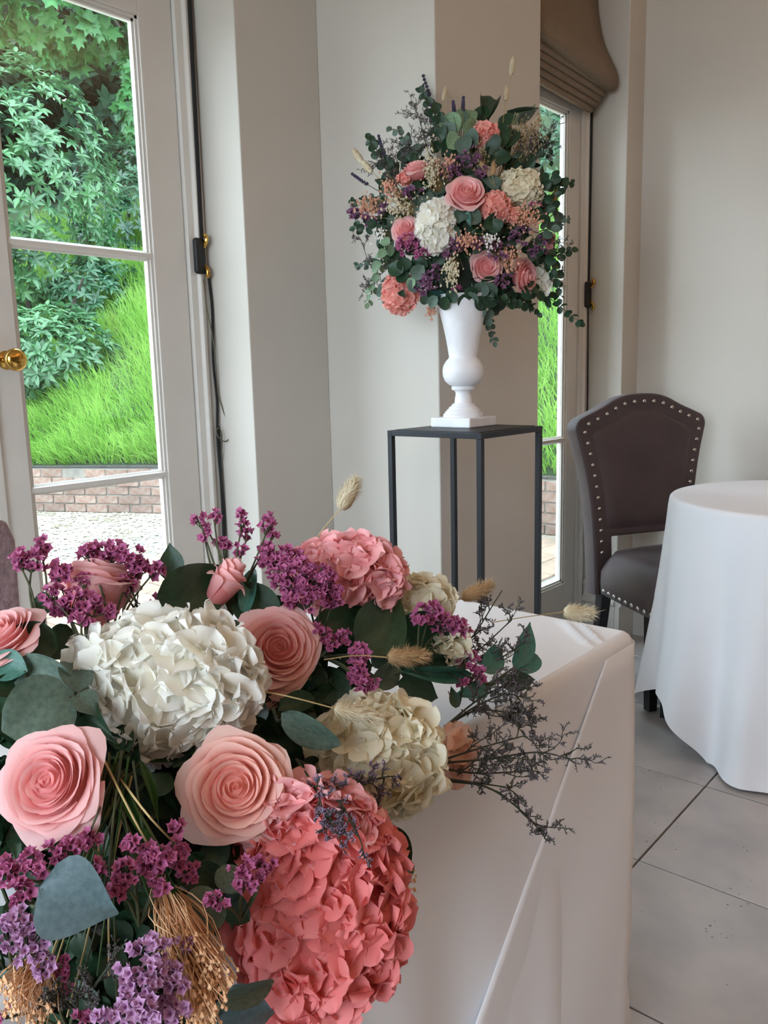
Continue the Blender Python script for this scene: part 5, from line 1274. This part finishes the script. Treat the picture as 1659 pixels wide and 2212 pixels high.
hydrangea('peach petals behind the wispy limonium spray', 985, 1640, .86, 70, 130, (.3, .2, .9), mat('pale_peach_petal', srgb(236, 190, 168), 0.7, transl=.3), 10, 0.018, HG, 31, .6, nm='hydrangea')

# ================================================================== the tall bouquet in the urn
def U(x, y, e=0.0):
    """Distance of the urn bouquet's rounded front seen at x, y of the photograph, plus e."""
    q = ((x - 1000) / 245) ** 2 + ((y - 450) / 260) ** 2
    return 2.275 - 0.20 * math.sqrt(max(0, 1 - q)) + e
ub = thing('floral_foam', 'ball of dark floral foam hidden in the urn under the tall bouquet', 'floral foam', (UX, UY, SH + 0.30))
bm = bmesh.new(); bmesh.ops.create_icosphere(bm, subdivisions=3, radius=0.07); me = bpy.data.meshes.new('ball'); bm.to_mesh(me); bm.free(); me.materials.append(M_dark)
obj('ball', me, ub, Matrix.Translation((0, 0, 0.075)) @ Matrix.Diagonal((1, 1, 1.2, 1)))
RG = 'roses of the urn bouquet'; HU = 'hydrangeas of the urn bouquet'
def R2(label, x, y, dia, axis, m=None, seed=1, spin=0.0, e=0.0): return rose(label, x, y, U(x, y, e), dia * 1.1, axis, m, seed, spin, 28, RG)
R2('open pink rose at the centre of the urn bouquet', 1008, 412, 84, (.05, .35, .93), M_rose, 1, 1.0, -.015)
R2('small pink rose left of the white hydrangea in the urn', 876, 492, 58, (-.15, .2, .95), M_rose, 2, .5)
R2('pink rosebud seen from the side at the upper left of the urn bouquet', 902, 356, 68, (-.15, .85, .45), M_rose, 6, 1.5)
R2('dusky pink rose low in the middle of the urn bouquet', 1052, 576, 66, (.15, -.05, .95), M_rose, 3, 2.2)
R2('pale pink rose turned right at the lower right of the urn bouquet', 1142, 597, 74, (.75, -.1, .6), M_rose, 4, .2)
def H2(label, x, y, w, h, axis, m, n, fl, e=0.0, seed=3, ruff=.16): return hydrangea(label, x, y, U(x, y, e), w, h, axis, m, n, fl, HU, seed, .8, ruff, cov=-.2)
H2('white hydrangea head left of centre in the urn bouquet', 944, 484, 92, 122, (-.1, .1, .98), M_ivory, 62, .021, -.01, 41)
H2('cream hydrangea head right of the pink rose in the urn', 1124, 402, 104, 88, (.2, .3, .9), M_cream, 52, .021, 0, 42)
H2('coral hydrangea between the pink rose and the cream head in the urn', 1071, 443, 72, 72, (.1, .2, .95), M_salmon, 40, .017, -.01, 43, .22)
H2('coral hydrangea at the top of the urn bouquet', 1048, 290, 62, 60, (.1, .6, .8), M_salmon, 30, .017, 0, 44, .22)
H2('coral pink hydrangea at the lower left rim of the urn bouquet', 866, 626, 88, 92, (-.3, -.3, .9), M_salmon, 46, .019, 0, 45, .22)
H2('coral florets under the rosebud at the upper left of the urn', 872, 386, 36, 30, (-.2, .2, .9), M_salmon, 10, .014, 0, 46)
H2('white petals behind the rose turned right in the urn', 1172, 600, 36, 70, (.8, 0, .5), M_ivory, 12, .016, .02, 47)
H2('coral florets at the right beside the peach filler in the urn', 1108, 465, 34, 34, (.2, 0, .9), M_salmon, 9, .014, -.01, 48)
H2('pale pink florets at the far right of the urn bouquet', 1186, 520, 30, 40, (.6, 0, .7), M_pink, 10, .012, .01, 49)

def E(label, pts, leafpx, gap, kind='round', m=None, seed=0, **k):
    P = [(x, y, U(x, y, e)) for x, y, e in pts]
    return sprig(label, P, leafpx, gap, kind, m, seed, **dict(grp='eucalyptus of the urn bouquet', **k))
def leafU(label, rootxy, Ls): 
    rows = [(bx, by, U(bx, by, e), tx, ty, U(tx, ty, e), w, kind, m, roll) for bx, by, tx, ty, w, kind, m, roll, e in Ls]
    return leafy('eucalyptus_branch', label, (rootxy[0], rootxy[1], U(*rootxy, .06)), rows, grp='eucalyptus of the urn bouquet')
leafU('pale green cluster of large round leaves above the centre of the urn bouquet', (995, 340),
      [(990, 285, 955, 245, 48, 'round', M_eulight, .2, .0), (995, 280, 1018, 228, 50, 'round', M_eulight, -.3, .0), (1000, 285, 1034, 270, 44, 'round', M_eulight, .3, .0), (985, 290, 948, 280, 42, 'round', M_eugrey, .2, .0),
       (990, 290, 970, 318, 40, 'round', M_eulight, -.2, -.01), (1005, 290, 1030, 312, 46, 'round', M_eugrey, .3, -.01), (992, 280, 985, 235, 46, 'round', M_eugrey, 0, .01), (1000, 295, 1003, 330, 40, 'round', M_eugrey, .2, -.01), (985, 310, 955, 330, 44, 'round', M_eudark, 0, .02)])
leafU('two dark upright leaves at the top of the urn bouquet', (1050, 300), [(1045, 262, 1048, 188, 34, 'oblong', M_eudark, .4, .02), (1055, 260, 1072, 195, 40, 'oblong', M_eudark, -.4, .03), (1050, 265, 1030, 225, 34, 'oblong', M_eudark, .1, .03)])
leafU('broad green leaf lying flat at the upper right of the urn bouquet', (1110, 300), [(1095, 240, 1168, 248, 52, 'oblong', M_eugrey, .7, .01), (1100, 250, 1165, 238, 44, 'ovate', M_eulight, 1.0, .02), (1100, 270, 1085, 245, 34, 'oblong', M_eudark, .2, .02)])
leafU('dark rounded leaves below the coral bloom at the top of the urn', (1090, 330), [(1085, 320, 1075, 255, 42, 'oblong', M_eudark, .2, .01), (1095, 320, 1110, 268, 46, 'oblong', M_eudark, -.2, .01), (1080, 320, 1050, 305, 44, 'round', M_eudark, .1, 0), (1090, 325, 1078, 352, 40, 'round', M_eudark, .2, 0), (1070, 330, 1095, 345, 30, 'round', M_eudark, 0, 0)])
leafU('dark leaves under the pink rose at the centre of the urn', (1010, 480), [(1000, 455, 990, 482, 34, 'ovate', M_eudark, .2, -.01), (1005, 458, 1040, 478, 38, 'oblong', M_eugrey, -.3, -.01), (1010, 455, 1015, 490, 16, 'lance', M_euteal, .5, -.015), (1040, 490, 1105, 455, 34, 'oblong', M_eudark, .3, -.01), (1080, 500, 1060, 475, 34, 'oblong', M_eudark, 0, -.01), (990, 490, 970, 512, 36, 'round', M_eudark, 0, 0)])
leafU('dark green leaves around the coral bloom at the lower left of the urn', (880, 590), [(870, 590, 838, 572, 36, 'oblong', M_eudark, .2, -.02), (875, 585, 870, 555, 34, 'round', M_eudark, .2, -.01), (890, 600, 915, 575, 32, 'round', M_eugrey, 0, -.02), (885, 605, 905, 630, 30, 'round', M_eugrey, .3, -.02), (895, 600, 880, 625, 22, 'oblong', M_eulight, .3, -.02), (880, 605, 858, 590, 34, 'round', M_eudark, .4, -.01), (866, 640, 872, 626, 18, 'ovate', M_eudark, 0, -.04)])
leafU('large grey green leaf over the urn rim right of the middle', (1050, 630), [(1045, 610, 1062, 650, 46, 'round', M_eugrey, .1, -.02), (1050, 612, 1028, 640, 36, 'round', M_eugrey, -.2, -.02), (1040, 605, 1075, 620, 34, 'round', M_eudark, .2, -.01), (1030, 640, 1010, 660, 28, 'round', M_eudark, 0, 0), (1035, 640, 1045, 668, 26, 'round', M_eudark, 0, 0)])
leafU('single olive leaf hanging against the white urn neck', (985, 620), [(980, 640, 981, 678, 20, 'ovate', mat('olive_leaf', srgb(96, 92, 50), 0.5), .1, .0)])
leafU('dark teal leaves at the lower left urn rim', (950, 620), [(948, 625, 965, 655, 26, 'oblong', M_eudark, 0, 0), (945, 628, 930, 660, 26, 'oblong', mat('deep_teal_leaf', srgb(28, 72, 70), 0.5), .2, 0), (950, 625, 958, 668, 26, 'oblong', mat('deep_teal_leaf_b', srgb(30, 66, 62), 0.5), .2, -.01), (930, 640, 905, 650, 28, 'oblong', M_eudark, .3, 0), (940, 640, 925, 625, 26, 'oblong', M_eudark, .3, 0)])
E('eucalyptus sprig rising at the top left with small dark leaves', [(955, 330, .03), (945, 260, .02), (920, 210, .02), (910, 190, .02)], 30, 20, 'oblong', M_eudark, 1)
E('eucalyptus sprig reaching up left above the rosebud', [(900, 340, .02), (880, 310, .02), (858, 282, .02), (842, 280, .02)], 26, 22, 'oblong', M_eugrey, 2)
E('dark eucalyptus sprig at the left with tilted leaves', [(850, 390, .02), (830, 350, .02), (808, 315, .02), (798, 300, .02)], 30, 20, 'oblong', M_eudark, 3)
E('eucalyptus sprig with round dark leaves at the left edge of the bouquet', [(840, 490, 0), (810, 485, 0), (780, 490, 0), (765, 495, 0)], 27, 20, 'round', M_eudark, 4)
E('eucalyptus sprig with light leaves hanging at the left below the roses', [(850, 520, -.01), (828, 545, -.01), (815, 590, 0), (800, 640, 0), (795, 655, 0)], 27, 17, 'round', M_eulight, 5)
E('eucalyptus sprig curving out lowest at the left', [(850, 560, .02), (810, 570, .01), (785, 572, .01), (772, 574, .01)], 22, 20, 'round', M_eugrey, 6)
E('eucalyptus sprig with grey leaves below the coral bloom at the left', [(850, 600, .02), (830, 630, .01), (845, 655, 0), (882, 658, 0)], 24, 20, 'round', M_eugrey, 7)
E('dark eucalyptus sprig crossing low behind the coral bloom', [(840, 440, .03), (800, 430, .02), (770, 440, .02), (758, 432, .02)], 18, 16, 'oblong', M_eudark, 8)
E('small leaved eucalyptus sprig trailing longest below the right rim of the urn', [(1035, 640, -.01), (1052, 680, -.01), (1060, 710, -.01), (1068, 738, -.01)], 26, 18, 'oblong', M_eugrey, 9)
E('eucalyptus sprig along the bottom right of the bouquet', [(1060, 640, 0), (1110, 648, -.01), (1150, 664, -.01), (1162, 676, -.01)], 26, 17, 'oblong', M_eudark, 10)
E('eucalyptus sprig reaching farthest to the lower right over the door glass', [(1130, 620, -.02), (1180, 640, -.03), (1220, 670, -.03), (1252, 696, -.03)], 28, 17, 'round', M_eudark, 11)
E('dark eucalyptus sprig hanging at the right beside the pale rose', [(1170, 540, -.02), (1195, 580, -.03), (1205, 620, -.03), (1208, 645, -.03)], 27, 17, 'round', M_eudark, 12)
E('eucalyptus sprig pointing right across the door stile', [(1150, 560, -.02), (1185, 556, -.03), (1215, 548, -.03), (1238, 540, -.03)], 27, 20, 'oblong', M_eudark, 13)
E('eucalyptus sprig arching out at the right with one round end leaf', [(1160, 480, -.02), (1190, 440, -.03), (1212, 400, -.03), (1238, 396, -.03)], 24, 22, 'round', M_eudark, 14)
E('eucalyptus sprig at the right between the white panes', [(1165, 500, -.02), (1195, 490, -.03), (1215, 478, -.03), (1226, 472, -.03)], 26, 19, 'round', M_eugrey, 15)
E('dark leafy sprig right of the cream hydrangea', [(1150, 420, 0), (1175, 400, -.01), (1195, 385, -.02), (1215, 392, -.02)], 32, 16, 'round', M_eudark, 16)
E('dark leafy sprig behind the cream hydrangea at the upper right', [(1120, 380, .03), (1160, 340, .01), (1182, 300, .0), (1190, 350, 0)], 22, 18, 'oblong', M_eudark, 17)
leafU('row of grey green leaves hanging over the front of the urn rim', (990, 610),
      [(965, 640, 955, 672, 26, 'round', M_eudark, .2, -.03), (985, 632, 965, 650, 30, 'round', M_eudark, .1, -.03), (1000, 635, 1002, 668, 28, 'oblong', M_eudark, -.2, -.03), (1015, 630, 1024, 664, 30, 'round', M_eugrey, .2, -.03), (1030, 640, 1050, 672, 30, 'round', M_eudark, 0, -.03), (1005, 625, 1030, 640, 30, 'round', M_eudark, .3, -.03), (945, 640, 925, 665, 24, 'oblong', M_eugrey, .3, -.03), (1045, 645, 1075, 662, 26, 'oblong', M_eudark, .3, -.03)])
E('dark eucalyptus sprig below the dusky rose', [(1000, 600, 0), (1050, 628, -.01), (1090, 640, -.01), (1120, 655, -.01)], 28, 17, 'round', M_eudark, 18)
rg = random.Random(99)
EXTRA = [(1000, 470), (1010, 505), (1040, 600), (985, 600), (1090, 635), (1060, 500), (930, 560), (1000, 555)]
for q in range(32):       # dark greenery between the blooms
    a = 2 * PI * q / 24; rx = 95 if q % 2 else 170; ry = 80 if q % 2 else 140
    x0, y0 = 1000 + rx * math.cos(a), 465 + ry * math.sin(a); Ls = []
    if q >= 24: x0, y0 = EXTRA[q - 24]
    for k in range(11):
        b = rg.uniform(0, 2 * PI); r = rg.uniform(26, 46); bx, by = x0 + rg.uniform(-26, 26), y0 + rg.uniform(-26, 26)
        Ls.append((bx, by, bx + r * math.cos(b), by + r * math.sin(b), r * .7, rg.choice(('oblong', 'ovate', 'round')), rg.choice((M_eudark, M_eudark, M_eugrey)), rg.uniform(-.8, .8), rg.uniform(.015, .06)))
    rows = [(bx, by, U(bx, by, e), tx, ty, U(tx, ty, e), w, kd, m, rl) for bx, by, tx, ty, w, kd, m, rl, e in Ls]
    leafy('ruscus_branch', 'dark leafy stem filling the shaded gaps of the urn bouquet', (x0, y0, U(x0, y0, .10)), rows, grp='dark greenery deep in the urn bouquet')
def CU(x, y, rx, ry, n, e=0.0): return (x, y, U(x, y, e), rx, ry, n)
def SU(label, root, cl, m, seed, size=5.5): return statice(label, (root[0], root[1], U(root[0], root[1], .05)), cl, m, size, 'statice of the urn bouquet', 'statice_sprig', seed)
SU('bright purple statice sprig under the small rose left in the urn', (930, 560), [CU(882, 525, 26, 20, 22, -.02), CU(910, 548, 22, 12, 14, -.02), CU(862, 540, 12, 14, 8, -.01)], M_stat, 21)
M_mauve = petalmat('mauve_statice', (142, 98, 128), (104, 62, 92), 0.2)
SU('mauve statice sprig low left of the urn neck', (960, 620), [CU(925, 600, 26, 26, 24, -.01), CU(912, 625, 20, 16, 12, -.01), CU(945, 580, 16, 16, 8, -.01)], M_mauve, 22)
SU('mauve statice sprig by the peach filler below the white hydrangea', (1000, 560), [CU(985, 530, 26, 16, 16, -.01), CU(1030, 525, 22, 14, 12, -.01), CU(965, 545, 16, 12, 8, -.01), CU(1075, 540, 26, 22, 18, -.01)], M_mauve, 23)
SU('mauve statice sprig at the left edge of the urn bouquet', (850, 470), [CU(768, 460, 18, 16, 14), CU(830, 455, 16, 18, 10), CU(890, 420, 24, 18, 14), CU(800, 475, 16, 12, 8)], M_mauve, 24)
SU('mauve statice sprig at the right of the urn bouquet', (1120, 520), [CU(1125, 510, 24, 20, 16, -.01), CU(1160, 540, 20, 18, 12, -.01), CU(1180, 510, 14, 18, 8, -.01), CU(1085, 600, 18, 22, 14, -.01)], M_mauve, 25)
SU('mauve statice sprig above the pink rose in the urn', (1000, 400), [CU(975, 370, 24, 26, 14, .0), CU(1020, 335, 24, 18, 12, .0), CU(1000, 355, 20, 16, 10, 0), CU(1030, 370, 22, 16, 10, 0)], M_mauve, 26)
SU('bright pink statice tip above the urn neck', (985, 640), [CU(988, 626, 12, 8, 6, -.01), CU(1152, 444, 14, 6, 5, -.01)], M_stat, 27)
M_peachp = mat('pink_peach_filler', srgb(226, 172, 148), 0.9, srgb(208, 148, 122), 60)
def FU(label, x, y, rx, ry, n, m, seed, e=0.0, bead=2.8): return filler(label, x, y, U(x, y, e), rx, ry, n, m, bead, seed, (lerp(x, 1000, .5), lerp(y, 500, .5), U(x, y, e + .06)), 'filler clusters of the urn bouquet')
FU('peach filler cluster at the left edge of the urn bouquet', 796, 444, 26, 22, 150, M_peachp, 1, -.01)
FU('peach filler cluster under the rosebud in the urn', 842, 408, 20, 24, 120, M_peachp, 2, -.01)
FU('peach filler cluster below the white hydrangea in the urn', 1008, 522, 24, 22, 130, M_peachp, 3, -.02)
FU('peach filler cluster at the right under the cream hydrangea', 1135, 468, 30, 24, 200, M_peachp, 4, -.02)
FU('peach filler cluster between the two lower roses of the urn', 1100, 562, 26, 26, 120, M_peachp, 5, -.01)
FU('peach filler hanging at the left urn rim', 932, 666, 10, 22, 60, M_peachp, 6, 0)
FU('peach filler above the centre rose of the urn', 965, 358, 22, 20, 90, M_peachp, 7, 0)
FU('cream filler cluster left of the white hydrangea', 866, 448, 34, 26, 150, M_creamb, 8, -.01)
FU('cream filler plume hanging over the urn rim', 975, 590, 18, 34, 200, M_creamb, 9, -.03)
FU('cream grass plume beside the rosebud in the urn', 930, 365, 18, 40, 220, M_creamb, 10, -.01)
FU('white filler sprig in the middle of the urn bouquet', 1060, 522, 16, 18, 60, M_whiteb, 11, -.02)
FU('white filler sprig at the left of the urn bouquet', 822, 508, 14, 14, 50, M_whiteb, 12, -.01)
FU('tan grass plume at the upper right of the urn bouquet', 1140, 300, 34, 50, 240, M_tan, 13, .01)
FU('tan grass above the pink rose in the urn', 1035, 340, 20, 30, 110, M_tan, 14, .01)
def wU(label, paths, seed, side=42, dens=.9, m=None): return wisp(label, [[(x, y, U(x, y, e)) for x, y, e in P] for P in paths], seed, 2.2, m, 'wispy limonium of the urn bouquet', 'limonium_spray', dens, 'flower', side)
wU('wispy limonium at the upper left of the urn bouquet', [[(945, 380, .03), (920, 310, .01), (905, 255, .01), (895, 225, .01)], [(945, 380, .03), (905, 330, .01), (880, 320, .01)], [(945, 380, .03), (935, 310, .01), (930, 270, .01)]], 31)
wU('wispy limonium at the left of the urn bouquet', [[(880, 420, .03), (845, 380, .01), (820, 350, .01)], [(880, 420, .03), (850, 400, .01), (860, 340, .01)], [(860, 470, .03), (800, 440, .01), (765, 448, .01)]], 32)
wU('wispy limonium at the upper right before the door glass', [[(1120, 380, .03), (1155, 320, .0), (1175, 260, .0)], [(1120, 380, .03), (1170, 330, -.01), (1182, 290, -.01)], [(1120, 380, .03), (1140, 330, 0), (1150, 285, 0)]], 33)
wU('wispy limonium at the lower right of the urn bouquet', [[(1150, 520, .0), (1185, 560, -.02), (1200, 600, -.02)], [(1150, 500, .0), (1190, 510, -.02), (1210, 530, -.02)]], 34)
wU('wispy limonium at the lower left of the urn bouquet', [[(860, 560, .0), (815, 600, .0), (797, 622, .0)], [(860, 560, 0), (805, 575, 0), (780, 520, 0)]], 35)
def lvU(label, pts, seed): return lavender(label, [(x, y, U(x, y, e)) for x, y, e in pts], seed)
lvU('lavender spike highest at the top left of the urn bouquet', [(950, 300, .03), (930, 215, .01), (914, 164, .01)], 1)
lvU('short lavender spike left of the pale green leaves in the urn', [(985, 280, .03), (981, 240, .01), (979, 220, .01)], 2)
lvU('short lavender spike above the pale green leaves in the urn', [(998, 270, .03), (1000, 235, .01), (1001, 211, .01)], 3)
lvU('lavender spike at the left among dark leaves of the urn', [(845, 380, .02), (828, 330, .01), (818, 294, .01)], 4)
lvU('lavender spike pointing out left of the urn bouquet', [(830, 420, .02), (785, 393, .01), (761, 376, .01)], 5)
def bU(label, a, b, w, st, seed, tan=False): return bunny(label, (*a, U(*a)), (*b, U(*b)), w, [(x, y, U(x, y, .02)) for x, y in st], tan, seed, 160, 'bunny tails of the urn bouquet')
bU('highest bunny tail above the urn bouquet', (1104, 163), (1109, 120), 15, [(1080, 330), (1092, 240)], 11)
bU('second bunny tail from the top above the urn bouquet', (1092, 217), (1096, 187), 14, [(1075, 350), (1085, 280)], 12)
bU('bunny tail before the wall at the top left of the urn bouquet', (958, 216), (964, 186), 12, [(970, 300), (962, 250)], 13)
bU('bunny tail at the left pointing out above the dark sprig', (782, 350), (762, 322), 17, [(850, 420), (805, 372)], 14)
bU('bunny tail below it at the left of the urn bouquet'.replace('below it', 'lying lower'), (803, 371), (780, 345), 17, [(860, 420), (825, 390)], 15)
bU('bunny tail between the coral tops and the centre rose', (1052, 372), (1036, 348), 15, [(1080, 420), (1062, 395)], 16, True)
bU('bunny tail just above the cream hydrangea of the urn', (1064, 378), (1067, 348), 15, [(1075, 420), (1068, 400)], 17, True)
bU('bunny tail at the upper right beside the tan plume', (1154, 272), (1166, 246), 15, [(1120, 350), (1140, 300)], 18)
bU('tan bunny tail at the far right of the urn bouquet', (1196, 436), (1206, 400), 16, [(1160, 480), (1180, 455)], 19, True)
bU('bunny tail at the lower right among dark leaves of the urn', (1134, 524), (1150, 510), 13, [(1100, 560), (1118, 540)], 20)
bU('bunny tail lowest at the right of the urn bouquet', (1116, 536), (1130, 520), 13, [(1090, 570), (1100, 550)], 21)
# stalks going down into the urn
sb = thing('stalk_bundle', 'bundle of stalks going down into the white urn under the bouquet', 'stems', (UX, UY, SH + 0.295))
for k in range(14):
    a = 2 * PI * k / 14; obj('stalk', MB().tube([(0.03 * math.cos(a), 0.03 * math.sin(a), 0.0), (0.035 * math.cos(a), 0.035 * math.sin(a), 0.06), (0.06 * math.cos(a), 0.06 * math.sin(a), 0.14)], 0.002, 5).build('stalk', M_stem), sb)
